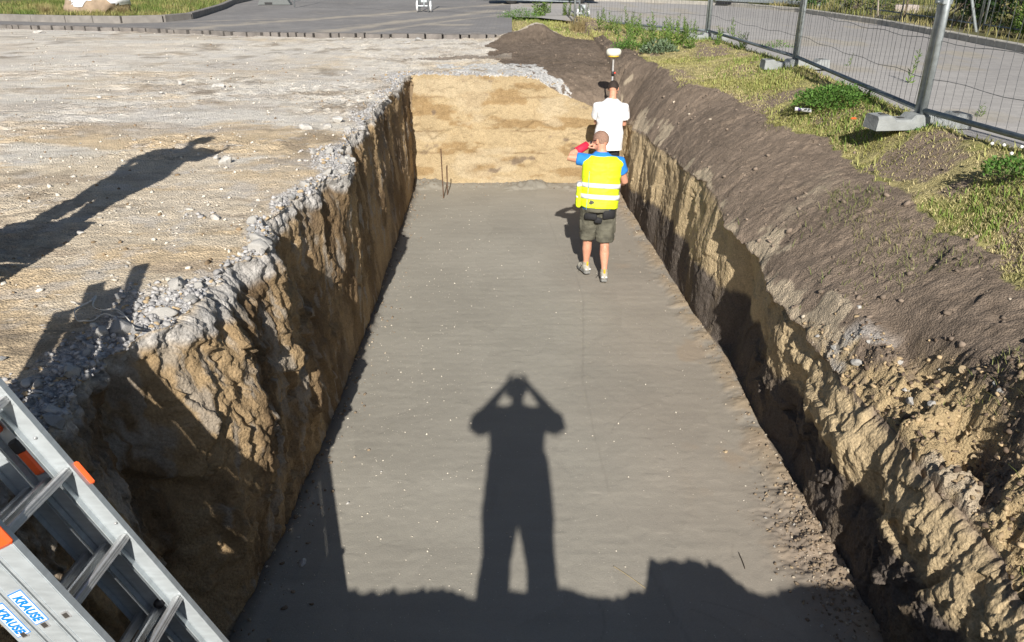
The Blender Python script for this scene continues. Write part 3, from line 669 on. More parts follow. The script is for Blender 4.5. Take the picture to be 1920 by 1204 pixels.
tag(pebbles('sand_gravel', ps, psize(len(ps), .003, .019, 3.5), cf((.58, .54, .47), .25, (.26, .19, .12), .25), SM_), kind='stuff')
ps, _ = sample(qtop * (q_soil > .5) * (q_nb < .3) * (1 - .85 * q_grass) / (1 + .02 * qc[:, 1] ** 2) * (.2 + np.clip(q_n3 + .2, 0, 1)), 12000)
tag(pebbles('soil_crumbs', ps, psize(len(ps), .003, .026, 4), cf((.23, .18, .14), .25, (.46, .40, .32), .07), SM_), kind='stuff')
ps, _ = sample(qtop * np.clip(q_nb, 0, 1), 3800)
tag(pebbles('churned_clods', ps, psize(len(ps), .004, .020, 3), cf((.40, .30, .18), .3, (.15, .11, .08), .4), SM_), kind='stuff')
fx = (qc[:, 0]); wallfoot = qfl * (np.exp(-np.abs(fx - xl_t(qc[:, 1])) / .10) + 1.2 * np.exp(-np.abs(fx - xr_t(qc[:, 1])) / .07) + .6 * np.exp(-np.abs(YE - qc[:, 1]) / .15) + 4 * np.exp(-((fx - 1.98) / .16) ** 2 - ((qc[:, 1] - 3.9) / .6) ** 2))
ps, _ = sample(wallfoot, 2600)
tag(pebbles('wall_foot_crumbs', ps, psize(len(ps), .003, .016, 3), cf((.24, .185, .13), .3, (.42, .36, .28), .2), SM_), kind='stuff')
ps, _ = sample(qfl * (.25 + 1.3 * np.exp(-((fx + 1.0) / .7) ** 2)) / (1 + .012 * qc[:, 1] ** 2), 1500)
tag(pebbles('floor_grit', ps, psize(len(ps), .0022, .0075, 3.5), cf((.62, .57, .48), .25), SM_, sink=.1), kind='stuff')

def rock_mesh(seed, size, sx=1, sy=1, sz=.7, rough=.25, sub=3, angular=.5):
    import bmesh
    bm = bmesh.new(); bmesh.ops.create_icosphere(bm, subdivisions=sub, radius=1)
    v = np.array([q.co[:] for q in bm.verts]); f = np.array([[q.index for q in fa.verts] for fa in bm.faces]); bm.free()
    r = np.random.default_rng(seed)
    for _ in range(int(16 * angular + 3)):                       # cut flat facets
        d = r.normal(size=3); d /= np.linalg.norm(d); h = r.uniform(.42, .8); k = v @ d
        v = v - np.maximum(k - h, 0)[:, None] * d
    v = v * (1 + rough * .5 * fbm(v[:, 0] + seed, v[:, 1], v[:, 2], 1.5, 3, seed % 50)[:, None])
    return v * np.array([sx, sy, sz]) * size, f
RM = {}
def rock(name, p, size, seed, colr, label, cat, group, sx=1, sy=1, sz=.7, rz=None, sink=.3, angular=.5):
    v, f = rock_mesh(seed, size, sx, sy, sz, angular=angular)
    a = random.random() * 6 if rz is None else rz; ca, sa = math.cos(a), math.sin(a)
    v = np.stack([v[:, 0] * ca - v[:, 1] * sa, v[:, 0] * sa + v[:, 1] * ca, v[:, 2]], -1)
    key = tuple(colr); m = RM.setdefault(key, mat('rock_%d' % len(RM), colr, .92, var=.22, scale=25, bump=.6, bscale=60, spec=.2))
    o = np_mesh(name, v, f, m, None, angular < .4); o.location = (p[0], p[1], p[2] + size * sz * (1 - sink) * .6)
    return tag(o, label, cat, group)
GREYC, PALEC, TANC, BRC = (.37, .365, .36), (.47, .455, .43), (.40, .31, .20), (.17, .13, .10)
named = [  # px, py, level, size, seed, colour, sx, sy, sz, label
    (338, 160, 1.9, .10, 1, PALEC, .7, .7, .95, 'upright pale stone standing alone on the sandy ground far left'),
    (412, 165, 1.9, .20, 2, PALEC, 1.1, .6, .45, 'large flat whitish stone lying far back on the sandy ground'),
    (575, 243, 1.86, .115, 3, GREYC, 1.1, .8, .75, 'block shaped grey stone on the sand left of the pit rim'),
    (612, 240, 1.86, .11, 4, PALEC, .9, .7, .7, 'pale rough stone touching a slanting white one at the rim'),
    (632, 230, 1.86, .14, 5, PALEC, 1.1, .6, .6, 'long slanting white stone by the left pit rim'),
    (424, 306, 1.86, .11, 6, PALEC, 1, .8, .9, 'lumpy white stone with a smaller one at its left side'),
    (404, 299, 1.86, .055, 7, GREYC, .8, .9, .9, 'small grey stone just left of the lumpy white stone'),
    (152, 440, 1.86, .045, 8, GREYC, 1, .8, .8, 'grey stone at the lower edge of the long shadow'),
    (185, 14 + 170, 1.9, .07, 9, TANC, 1, .8, .6, 'tan stone on the dusty ground far left'),
    (302, 305 - 130, 1.9, .05, 10, TANC, 1.2, .7, .6, 'small orange brown stone behind the sand patch'),
    (124, 688, 1.86, .075, 11, GREYC, 1.1, .8, .5, 'flat grey slab fragment in the shaded rubble'),
    (150, 775, 1.80, .07, 12, GREYC, .7, 1.1, .5, 'oblong grey stone at the bottom of the shaded rubble'),
    (102, 775, 1.84, .065, 13, TANC, 1.2, .9, .7, 'yellowish stone block beside the ladder rail'),
    (52, 722, 1.86, .045, 14, PALEC, .8, 1, .8, 'pale stone above the ladder rail'),
    (134, 832, 1.8, .04, 15, TANC, 1.1, .8, .7, 'small tan stone next to the orange ladder clip'),
    (70, 915, 1.8, .035, 16, PALEC, 1, .8, .7, 'white stone seen between the ladder rungs'),
    (405, 412, 1.86, .06, 17, TANC, 1.2, .8, .7, 'buff stone at the edge of the grey rubble'),
    (356, 393, 1.86, .035, 18, PALEC, 1.3, .7, .5, 'flat white chip on the orange sand'),
    (1360, 848, 0, .032, 19, (.62, .52, .42), 1.3, .9, .6, 'cream oval pebble on the concrete by the right wall'),
    (715, 885, 0, .018, 20, PALEC, 1, 1, .7, 'small white pebble on the open concrete floor'),
    (652, 945, 0, .026, 21, PALEC, 1, .8, .7, 'white chip beside the straight shadow edge on the floor'),
    (567, 1057, 0, .050, 22, (.50, .49, .49), .7, 1.3, .5, 'large grey shard in the shaded corner of the floor'),
    (560, 1008, 0, .02, 23, GREYC, 1.2, .8, .6, 'small grey chip above the large shard in the shade'),
    (583, 978, 0, .018, 24, GREYC, 1.2, .8, .6, 'tiny grey chip near the foot of the left wall'),
    (1452, 556, 1.15, .075, 25, TANC, 1.2, .9, .75, 'big sandy clod on the crest of the right wall'),
    (1533, 568, 1.25, .045, 26, TANC, 1.2, .8, .7, 'sandy clod lying on dark soil beyond the crest'),
    (1775, 592, 1.6, .03, 27, TANC, 1.2, .7, .6, 'lone tan stone on the dark soil bank'),
    (1610, 578, 1.4, .035, 28, TANC, .8, .7, .9, 'pointed sandy lump at the foot of the soil bank'),
    (1715, 765, 1.2, .035, 29, PALEC, 1, .8, .8, 'white stone in the churned corner of the right bank'),
    (1697, 733, 1.2, .04, 30, PALEC, 1, .8, .6, 'pale stone above the hole in the right bank'),
    (784, 77, 2.0, .16, 31, (.16, .12, .09), 1.3, .8, .6, 'brown clod of soil in front of the broken paving edge'),
    (765, 82, 2.0, .13, 32, GREYC, 1.3, .8, .5, 'flat grey stone beside the brown clod near the paving'),
    (72, 62, 2.0, .16, 33, GREYC, 1.3, .7, .5, 'grey broken paver lying in the sand far left'),
    (945, 28, 2.1, .14, 34, GREYC, .8, .7, .9, 'light grey stone on the paving beside the green weeds'),
    (1892, 1143, .9, .035, 35, PALEC, 1.2, .8, .6, 'greyish stone at the bottom right of the bank'),
]
for (px, py, z, s, sd, cl, sx, sy, sz, lb) in named:
    p = on(px, py, z); rock('stone', p, s * .68, sd, cl, lb, 'stone', None, sx, sy, sz, rz=random.uniform(-.4, .4), angular=.7)
# further stones of the broken rubble rim and the dusty ground, alike
protos = [rock('stone', (0, 0, 0), 1, 50 + i, c_, '-', 'stone', None, 1, .85, .7, rz=0, angular=.7) for i, c_ in enumerate((GREYC, PALEC, GREYC, TANC, (.36, .35, .35)))]
def scatter(n, wt, a, b, label, group, first, protos=protos, p=2.0):
    ps, _ = sample(wt, n)
    for i, q in enumerate(ps):
        o = protos[i % len(protos)].copy(); C.objects.link(o); s = float(a + (b - a) * rng.random() ** p)
        o.scale = (s * random.uniform(.7, 1.3), s * random.uniform(.7, 1.2), s * random.uniform(.7, 1.1)); o.rotation_euler = (random.uniform(-.4, .4), random.uniform(-.4, .4), random.random() * 6.28)
        o.location = (q[0], q[1], q[2] + s * .2); tag(o, label, 'stone', group)
scatter(110, W_ * np.clip(q_grav, 0, 1) * (qc[:, 1] < 14.5) / (1 + .03 * qc[:, 1] ** 2), .014, .048, 'angular grey stone in the crushed rubble along the left pit rim', 'grey stones of the rubble rim', 0)
scatter(26, W_ * (q_grav > .5) * (qc[:, 1] < 9) * (q_dist < .2), .05, .095, 'large broken chunk of grey crust at the very lip of the left pit wall', 'crust chunks at the left lip', 0)
scatter(60, W_ * (qz == 0) * (q_grav < .2) * (q_soil < .5) * (abs(qc[:, 0]) < 9) / (1 + .02 * qc[:, 1] ** 2), .010, .034, 'small loose stone on the sandy ground left of the pit', 'stones strewn over the sand', 0)
clp = [rock('clod', (0, 0, 0), 1, 70 + i, c_, '-', 'clod', None, 1, .85, .75, rz=0, angular=.35) for i, c_ in enumerate((TANC, BRC, TANC, (.30, .22, .14)))]
_st = scatter
def scatter_clods(n, wt, a, b, label, group):
    k0 = len(C.objects); scatter(n, wt, a, b, label, group, 0, clp)
    for o in list(C.objects)[k0:]: o['category'] = 'clod'
scatter_clods(60, qtop * np.clip(q_nb, 0, 1), .012, .05, 'rough clod of sandy soil in the churned right bank', 'clods of the right bank')
scatter_clods(30, (wallfoot > .4) * qfl * (fx > 0) * (qc[:, 1] < 6), .008, .022, 'small crumb of soil at the foot of the right wall', 'crumbs at the foot of the right wall')
for o in protos + clp: bpy.data.objects.remove(o)

# ------------------------------------------------------------------ LADDER
ALU = mat('aluminium', (.50, .54, .56), .42, .35, var=.10, scale=14, bump=.08, bscale=120, stretch=(1, 1, 4))
ALUD = mat('rung_aluminium', (.52, .52, .52), .34, .5, var=.14, scale=30, bump=.06, bscale=90)
BLACKP = mat('black_plastic', (.018, .018, .02), .5, var=.1)
ORANGE = mat('orange_plastic', (.85, .12, .025), .42, var=.06, scale=20)
WHITEP = mat('white_sticker', (.80, .82, .84), .4, var=.04)
BLUEP = mat('blue_print', (.01, .22, .66), .4, var=.04)
def ladder():
    root = empty('extension_ladder', (-.47, 2.25, .0))
    tag(root, 'aluminium multi section ladder with orange clips standing in the near left pit corner', 'ladder')
    P0 = Vector((-1.755, 2.345, 2.16)); P3 = Vector((-1.287, 2.30, 1.275))
    a = (P0 - P3).normalized(); r0 = Vector((0, -1, 0)); r = (r0 - a * r0.dot(a)).normalized(); n = r.cross(a).normalized()
    if n.x < 0: n = -n
    step = (P0 - P3).length / 3; W = .40; D = .085; O = -Vector(root.location)
    def loc(u, v, h): return P0 + a * u + r * v + n * h + O           # u along, v across to the camera, h out of the plane
    def boxl(mb, u0, u1, v0, v1, h0, h1, bev=.0): mb.obox(loc((u0 + u1) / 2, (v0 + v1) / 2, (h0 + h1) / 2), a, r, n, (u1 - u0) / 2, (v1 - v0) / 2, (h1 - h0) / 2, bev)
    low = -(P0.z - .0) / a.z + .02
    secs = [(0, low, 1.02), (1, low + .3, -.02), (2, low + .6, .92)]
    for k, u0, u1 in secs:
        hb = -k * (D + .008) - D
        u0 = max(u0, low)
        secname = 'ladder_section'
        for side in (0, 1):
            vo = 0 if side == 0 else W
            mb = MB()
            sgn = 1 if side == 0 else -1                 # flanges point inwards
            vin = vo + sgn * .022
            boxl(mb, u0, u1, min(vo - sgn * .004, vo), max(vo - sgn * .004, vo), hb, hb + D, 0)
            for hh in (hb, hb + D - .004): boxl(mb, u0, u1, min(vo, vin), max(vo, vin), hh + (.0005 if hh == hb else -.0005), hh + .004, 0)
            # thickened lip of the profile
            boxl(mb, u0, u1, min(vo - sgn * .007, vo), max(vo - sgn * .007, vo), hb + D - .013, hb + D - .004, .001)
            boxl(mb, u0, u1, min(vo - sgn * .007, vo), max(vo - sgn * .007, vo), hb + .004, hb + .013, .001)
            rail = mb.build('rail', ALU, root)
            if side == 1:
                i0 = int((u0) / step) - 1
                for i in range(i0, 6):
                    u = i * step + .0
                    if u0 + .05 < u < u1 - .05:
                        q = MB(); boxl(q, u - .015, u + .015, W + .001, W + .0075, hb + D * .5 - .015, hb + D * .5 + .015, .003); q.build('rung_end', ALUD, rail)
                        q = MB(); boxl(q, u - .0095, u + .0095, W + .0078, W + .0086, hb + D * .5 - .0095, hb + D * .5 + .0095, 0); q.build('rung_hole', mat('dark_hole', (.05, .045, .04), .7), rail)
        i0 = int(u0 / step) - 1
        for i in range(i0, 6):
            u = i * step
            if u0 + .05 < u < u1 - .03:
                q = MB(); boxl(q, u - .016, u + .016, .0005, W - .0005, hb + D * .5 - .016, hb + D * .5 + .016, .006)
                for dd in (-.009, 0, .009): boxl(q, u + dd - .002, u + dd + .002, .002, W - .002, hb + D * .5 + .016, hb + D * .5 + .0178, 0)
                q.build('rung', ALUD, root)
                # pressed gusset plates where rung meets rail
                q = MB(); boxl(q, u - .028, u + .028, .0008, .003, hb + .014, hb + D - .014, .001); q.build('gusset_plate', ALU, root)
    # orange and black guides
    def clip(u, v, h, su, sv, sh, m, nm, bev=.008): q = MB(); boxl(q, u - su, u + su, v - sv, v + sv, h - sh, h + sh, bev); return q.build(nm, m, root)
    c1 = clip(-.37, -.004, .004, .052, .007, .012, ORANGE, 'guide_clip'); 
    g = clip(.0 - .24, .012, -D - .035, .055, .016, .022, ORANGE, 'guide_clip'); clip(-.165, .014, -D - .033, .028, .018, .024, BLACKP, 'guide_block')
    clip(-.07, .016, -D - .05, .022, .016, .012, ORANGE, 'guide_clip')
    clip(-.285, W + .004, -D * .5, .075, .012, D * .5 + .008, ORANGE, 'rail_bracket', .01)
    clip(-1.33 , -.006, .004, .02, .008, .010, ORANGE, 'guide_clip')
    for (u, v, h) in ((-.60, .002, -.03), (-.17, .002, -.05)):
        q = MB(); q.ball(loc(u, v + .003, h), .006, nu=10, nv=6); q.build('rivet', ALUD, root, True)
    # strap knot
    q = MB(); q.ball(loc(-1.15 + .17, .02, -D * 1.3), .022, .02, .02); q.build('tie', BLACKP, root, True)
    # stickers on the outer faces of two near rails and on the far rail
    def sticker(u, k, L_, H_, lines=None):
        hb = -k * (D + .008) - D; hc = hb + D * .5 + .002
        base = W + .0075
        q = MB(); boxl(q, u - L_ / 2 - .003, u + L_ / 2 + .003, base - .0035, base + .0002, hc - H_ / 2 - .003, hc + H_ / 2 + .003, 0); st = q.build('sticker', BLUEP, root)
        q = MB(); boxl(q, u - L_ / 2, u + L_ / 2, base - .003, base + .0008, hc - H_ / 2, hc + H_ / 2, 0); q.build('sticker_face', WHITEP, st)
        cu = bpy.data.curves.new('lettering', 'FONT'); cu.body = 'KRAUSE'; cu.size = H_ * .95; cu.shear = .3; cu.extrude = .0004; cu.align_x = 'CENTER'; cu.align_y = 'CENTER'; cu.offset = .0024; cu.space_character = 1.05
        o = bpy.data.objects.new('lettering', cu); C.objects.link(o)
        M = Matrix((-a, n, (-a).cross(n))).transposed().to_4x4(); M.translation = loc(u, base + .0015, hc - .004)
        bpy.context.view_layer.update(); dg = bpy.context.evaluated_depsgraph_get(); me = bpy.data.meshes.new_from_object(o.evaluated_get(dg)); bpy.data.objects.remove(o)
        w_ = max(v.co.x for v in me.vertices) - min(v.co.x for v in me.vertices); sc_ = Matrix.Diagonal((L_ * .88 / w_, 1, 1, 1))
        me.transform(M @ sc_); me.materials.clear(); me.materials.append(BLUEP); t = bpy.data.objects.new('lettering', me); C.objects.link(t); t.parent = st
        me.name = 'lettering'
        # swoosh line above the letters
        q = MB(); q.tube([loc(u + L_ * .30 - L_ * .85 * s_, base + .0012, hc + H_ * (.33 if s_ < .5 else .40)) for s_ in (0, .3, .45, .55, .9)], .0006, 5); q.build('line', BLUEP, st)
        return st
    sticker(-.585, 1, .135, .052); sticker(-.60, 2, .135, .052)
    # instruction label on the inner face of the far rail
    q = MB(); boxl(q, .045, .30, .0004, .0012, -D + .010, -.010, 0); st = q.build('instruction_label', WHITEP, root)
    q = MB()
    for hh in (-D + .014, -D * .5, -.014): boxl(q, .05, .295, .0012, .0016, hh - .0008, hh + .0008, 0)
    for uu in (.05, .09, .13, .17, .21, .25, .293):
        boxl(q, uu - .0006, uu + .0006, .0012, .0017, -D + .014, -.014, 0)
        q.tube([loc(uu + .008, .0016, -D + .022), loc(uu + .02, .0016, -D * .5 - .008), loc(uu + .03, .0016, -D + .022)], .0007, 4)
        q.tube([loc(uu + .010, .0016, -D * .5 + .008), loc(uu + .022, .0016, -.02), loc(uu + .032, .0016, -.03)], .0007, 4)
    q.build('pictograms', mat('grey_print', (.10, .12, .16), .5), st)
ladder()

# ------------------------------------------------------------------ PEOPLE
SKIN = mat('skin', (.60, .30, .20), .5, var=.06, scale=18, bump=.05, bscale=200, spec=.4)
SKIN.node_tree.nodes['Principled BSDF'].inputs['Subsurface Weight'].default_value = .08
SKIN.node_tree.nodes['Principled BSDF'].inputs['Subsurface Radius'].default_value = (.01, .004, .002)
def V(*a): return Vector(a)
def hand(mb, w, d, pn, curl=.5, s=1.0, thumb=1):
    """palm, four unequal fingers and a thumb; d = direction of the hand, pn = palm normal"""
    d = d.normalized(); pn = (pn - d * pn.dot(d)).normalized(); a = d.cross(pn) * thumb
    mb.obox(w + d * .048 * s, d, a, pn, .05 * s, .040 * s, .014 * s, .010)
    for i, (ln, off) in enumerate(((.072, .030), (.082, .010), (.076, -.010), (.060, -.029))):
        c = curl * (1 + .15 * i); p0 = w + d * .09 * s + a * off * s; p = [p0 - d * .02 * s]; ang = 0; q = p0; p.append(q)
        for k in range(3):
            ang += c * .75; q = q + (d * math.cos(ang) + pn * math.sin(ang)) * ln * s * (.42, .32, .26)[k]; p.append(q)
        mb.tube(p, [.0088 * s, .0088 * s, .0082 * s, .0076 * s, .0062 * s], 8)
    t0 = w + d * .02 * s + a * .034 * s; t1 = t0 + (a * .8 + d * .5 + pn * .25).normalized() * .038 * s; t2 = t1 + (d * .9 + a * .15 + pn * .5).normalized() * .032 * s; t3 = t2 + (d * .9 + pn * .6).normalized() * .024 * s
    mb.tube([t0 - a * .01, t1, t2, t3], [.014 * s, .011 * s, .0095 * s, .007 * s], 8)
def head(mb, c, f, u):
    """head looking along f, u = up of the head"""
    f = f.normalized(); u = (u - f * u.dot(f)).normalized(); r = f.cross(u); M = Matrix((r, f, u)).transposed()
    g = lambda x, y, z: c + M @ V(x, y, z)
    mb.ball(g(0, -.012, .018), .076, .096, .098, 24, 16, M); mb.ball(g(0, .022, -.045), .058, .068, .066, 20, 12, M); mb.ball(g(0, .05, -.088), .03, .028, .024, 14, 8, M)
    mb.tube([g(0, .083, .012), g(0, .108, -.028)], [.009, .014], 8); mb.ball(g(0, .098, -.034), .017, .012, .009, 10, 6, M)
    mb.ball(g(0, .084, -.062), .024, .009, .006, 12, 6, M); mb.ball(g(0, .082, -.074), .021, .010, .007, 12, 6, M)
    mb.ball(g(0, .083, .026), .05, .01, .008, 14, 6, M)
    for s in (-1, 1):
        mb.ball(g(s * .078, -.006, -.008), .009, .020, .031, 12, 8, M); mb.ball(g(s * .083, -.014, .008), .007, .014, .018, 10, 6, M); mb.ball(g(s * .04, .062, -.03), .026, .022, .022, 12, 8, M)
    return M, g
def face_parts(root, M, g, glasses=False):
    W_ = mat('eye_white', (.75, .73, .70), .2, var=.02); D_ = mat('iris', (.06, .04, .03), .2, var=.05)
    for s in (-1, 1):
        q = MB(); q.ball(g(s * .031, .076, .008), .012, .009, .009, 10, 8, M); e = q.build('eye', W_, root, True)
        q = MB(); q.ball(g(s * .031, .083, .008), .005, .003, .005, 8, 6, M); q.build('iris', D_, e, True)
def person(name, label, J, build=1.0, vox=.006, hair=None, hairlen=.0, group=None, skin=SKIN, long_legs=False):
    root = empty(name, J['base']); tag(root, label, 'person', group); O = -V(*J['base'])
    j = {k: (V(*v) + O) for k, v in J.items() if k not in ('base',) and not isinstance(v, (float, int, str)) and k not in ('face', 'hup', 'hdl', 'hdr', 'pnl', 'pnr', 'fl', 'fr', 'sd')}
    sd = V(*J.get('sd', (1, 0, 0))).normalized(); b = build
    mb = MB(); pel, ch, nk, hd = j['pelvis'], j['chest'], j['neck'], j['head']; ax = (ch - pel).normalized(); L_ = (ch - pel).length
    tor = [(pel - ax * .10, .14 * b, .10 * b), (pel - ax * .02, .170 * b, .118 * b), (pel + ax * .06, .168 * b, .115 * b), (pel + ax * .45 * L_, .148 * b, .105 * b), (pel + ax * .75 * L_, .168 * b, .118 * b), (ch, .178 * b, .115 * b), (ch + (nk - ch) * .45, .15 * b, .09 * b), (ch + (nk - ch) * .8, .08, .065), (nk, .058, .058)]
    mb.rings([(c_, rx, ry, ax) for c_, rx, ry in tor], 24, True, sd)
    mb.tube([nk - ax * .05, nk, hd - V(*J['hup']) * .03 - V(*J['face']).normalized() * .01], [.07, .057, .056], 14)
    M, g = head(mb, hd, V(*J['face']), V(*J['hup']))
    for s in 'lr':
        sh, el, wr = j['sh' + s], j['el' + s], j['wr' + s]
        mb.tube([sh + (ch - sh) * .35, sh, sh.lerp(el, .35), el.lerp(sh, .05), el.lerp(wr, .25), el.lerp(wr, .7), wr], [.062 * b, .058 * b, .052 * b, .041 * b, .043 * b, .033 * b, .026 * b], 14)
        mb.tube([wr - (wr - el).normalized() * .02, wr + V(*J['hd' + s]).normalized() * .02], [.026, .027], 10)
        hand(mb, wr, V(*J['hd' + s]), V(*J['pn' + s]), J.get('curl', .5), 1.0, 1 if s == 'r' else -1)
        hp, kn, an = j['hip' + s], j['kn' + s], j['an' + s]; fd = V(*J['f' + s]).normalized()
        mb.tube([hp + V(0, 0, .04), hp, hp.lerp(kn, .4), hp.lerp(kn, .9), kn, kn.lerp(an, .25), kn.lerp(an, .4), kn.lerp(an, .8), an], [.08 * b, .09 * b, .078 * b, .056 * b, .053 * b, .054 * b, .056 * b, .036 * b, .035 * b], 16)
        mb.ball(kn.lerp(an, .3) - fd * .014, .046 * b, .046 * b, .10)
        mb.tube([an, an - V(0, 0, .045) - fd * .01], [.037, .036], 12); mb.tube([an - V(0, 0, .05) - fd * .04, an - V(0, 0, .052) + fd * .06, an - V(0, 0, .062) + fd * .15], [.034, .036, .022], 10, up=(0, 0, 1))
    body = mb.build('body', skin, root); remesh(body, vox, 3)
    face_parts(root, M, g)
    if hair:
        q = MB(); q.ball(g(0, -.016, .024), .0805 + hairlen * .5, .098 + hairlen * .5, .099 + hairlen, 40, 28, M); h = q.build('hair', hair, root)
        me = h.data; import bmesh; bm = bmesh.new(); bm.from_mesh(me); Mi = M.inverted()
        dele = [f for f in bm.faces if (lambda p: (p.y > .045 + (p.z - .02) * -.2 and p.z < .070) or (p.z < -.045 - .15 * p.y and p.y < .05) or (p.z < .0 and p.y > -.02) or (abs(p.x) > .06 and p.y > -.03 and p.z < .02))(Mi @ (f.calc_center_median() - hd))]
        bmesh.ops.delete(bm, geom=dele, context='FACES'); bm.to_mesh(me); bm.free()
        co = np.empty(len(me.vertices) * 3, np.float32); me.vertices.foreach_get('co', co); co = co.reshape(-1, 3); nr = np.empty_like(co).ravel(); me.vertices.foreach_get('normal', nr)
        co = co + nr.reshape(-1, 3) * (.0025 + .003 * fbm(co[:, 0], co[:, 1], co[:, 2], 45, 2, 5))[:, None]; me.vertices.foreach_set('co', co.astype(np.float32).ravel()); me.polygons.foreach_set('use_smooth', np.ones(len(me.polygons), bool)); me.update()
    return root, j, ax, sd, M, g
def wrinkle(a, f, s=1):
    return lambda co: a * fbm(co[:, 0], co[:, 1], co[:, 2] * .6, f, 3, s) + a * .5 * fbm(co[:, 0] * .8, co[:, 1] * .8, co[:, 2] * 1.7, f * 1.3, 3, s + 5, ridge=True)
def shirt(root, j, ax, sd, m, b=1.0, hem=-.08, loose=.022, sleeve=.55, name='shirt', bag=0):
    pel, ch, nk = j['pelvis'], j['chest'], j['neck']; L_ = (ch - pel).length; g_ = loose; mb = MB()
    mb.rings([(pel + ax * hem, .178 * b + g_ + bag, .125 * b + g_ + bag * .6, ax), (pel + ax * .1, .172 * b + g_ + bag, .118 * b + g_, ax), (pel + ax * .45 * L_, .156 * b + g_ + bag * .6, .11 * b + g_, ax), (pel + ax * .75 * L_, .172 * b + g_, .12 * b + g_, ax), (ch, .18 * b + g_, .118 * b + g_ * .8, ax), (ch + (nk - ch) * .45, .15 * b + g_, .092 * b + g_ * .5, ax), (ch + (nk - ch) * .82, .085 + g_ * .3, .07 + g_ * .3, ax), (ch + (nk - ch) * .93, .066, .064, ax)], 28, True, sd)
    for s in 'lr':
        sh, el, wr = j['sh' + s], j['el' + s], j['wr' + s]
        if sleeve:
            pts = [sh + (ch - sh) * .4, sh, sh.lerp(el, min(sleeve, 1))]; rr = [.075 * b + g_ * .5, .066 * b + g_ * .8, .060 * b + g_ * (1 if sleeve < 1 else .4)]
            if sleeve > 1: pts += [el.lerp(wr, sleeve - 1)]; rr += [.040 * b + g_ * .4]
            mb.tube(pts, rr, 16)
    o = mb.build(name, m, root); return remesh(o, .009, 3, wrinkle(.009 + bag * .5, 6, 3))
def trousers(root, j, ax, sd, m, b=1.0, length=.9, loose=.02, name='shorts'):
    pel = j['pelvis']; mb = MB(); g_ = loose
    mb.rings([(pel - ax * .12, .15 * b + g_, .115 * b + g_, ax), (pel - ax * .02, .176 * b + g_, .13 * b + g_, ax), (pel + ax * .09, .168 * b + g_ * .7, .118 * b + g_ * .7, ax)], 24, True, sd)
    for s in 'lr':
        hp, kn, an = j['hip' + s], j['kn' + s], j['an' + s]
        pts = [hp + V(0, 0, .05), hp, hp.lerp(kn, .5)]; rr = [.09 * b + g_ * .6, .098 * b + g_ * .8, .085 * b + g_ * 1.1]
        if length <= 1: pts += [hp.lerp(kn, length)]; rr += [.068 * b + g_ * 1.5]
        else: pts += [kn, kn.lerp(an, length - 1)]; rr += [.058 * b + g_, .050 * b + g_ * 1.2]
        mb.tube(pts, rr, 18)
    o = mb.build(name, m, root); return remesh(o, .009, 3, wrinkle(.014, 9, 9))
def shoes(root, j, J, m, sole, tabm=None, b=1):
    for s in 'lr':
        an = j['an' + s]; f = V(*J['f' + s]).normalized(); u = V(0, 0, 1); r = f.cross(u).normalized(); u = r.cross(f); o_ = an - u * .085; mb = MB()
        mb.ball(o_ + f * -.02 + u * .055, .045, .058, .052, rot=Matrix((r, f, u)).transposed()); mb.ball(o_ + f * .06 + u * .05, .047, .085, .045, rot=Matrix((r, f, u)).transposed()); mb.ball(o_ + f * .145 + u * .036, .048, .065, .034, rot=Matrix((r, f, u)).transposed())
        mb.tube([an - u * .03, an + u * .02], [.048, .046], 14)
        sh = mb.build('shoe', m, root); remesh(sh, .006, 3)
        q = MB(); pr = [(-.075, .030), (-.05, .042), (.02, .040), (.09, .047), (.15, .05), (.19, .040), (.212, .02)]
        vs = []; 
        for z in (.0, .028):
            vs += [o_ + f * a_ + r * w_ + u * z for a_, w_ in pr] + [o_ + f * a_ - r * w_ + u * z for a_, w_ in reversed(pr)]
        n = len(pr) * 2; q.add(vs, [tuple(range(n)), tuple(range(n, 2 * n))] + [(i, (i + 1) % n, n + (i + 1) % n, n + i) for i in range(n)]); q.build('sole', sole, sh)
        if tabm:
            q = MB(); q.obox(an - f * .05 + u * .035, r, f, u, .012, .004, .028, .003); q.tube([an - f * .052 + u * .06, an - f * .06 + u * .035, an - f * .05 + u * .005], .005, 6); q.build('heel_tab', tabm, sh)
            for sg in (-1, 1): q = MB(); q.obox(o_ - f * .055 + u * .055 + r * sg * .022, r, f, u, .013, .026, .010, .003); q.build('side_panel', mat('shoe_panel', (.62, .62, .64), .5), sh)
            q = MB(); q.tube([an + f * .03 - r * .04, an + f * .0 - r * .075 - u * .03, an + f * .02 - r * .085 - u * .06], .0035, 6); q.build('lace', BLACKP, sh)

HAIR1 = mat('buzzed_hair', (.30, .18, .13), .8, var=.25, scale=90, bump=.8, bscale=150)
HAIR2 = mat('dark_hair', (.035, .022, .016), .7, var=.3, scale=60, bump=1.0, bscale=120)
# --- man in the yellow vest, seen from behind
Jv = dict(base=(1.02, 8.83, .035), pelvis=(1.03, 8.86, .98), chest=(1.055, 8.93, 1.41), neck=(1.05, 8.97, 1.55), head=(1.035, 9.05, 1.64), face=(-.75, .55, -.38), hup=(-.15, .35, .93),
          shl=(.865, 8.95, 1.45), ell=(.655, 8.98, 1.475), wrl=(.865, 9.07, 1.585), hdl=(.9, .2, .35), pnl=(.1, .15, -.5), shr=(1.25, 8.92, 1.43), elr=(1.345, 8.98, 1.17), wrr=(1.27, 9.18, 1.14), hdr=(-.3, .9, .1), pnr=(-.9, -.2, .1),
          hipl=(.94, 8.87, .90), knl=(.925, 8.94, .50), anl=(.92, 8.96, .13), hipr=(1.13, 8.86, .90), knr=(1.12, 8.82, .49), anr=(1.12, 8.71, .125), fl=(-.28, .95, 0), fr=(.05, 1, 0), sd=(1, -.08, 0), curl=.8)
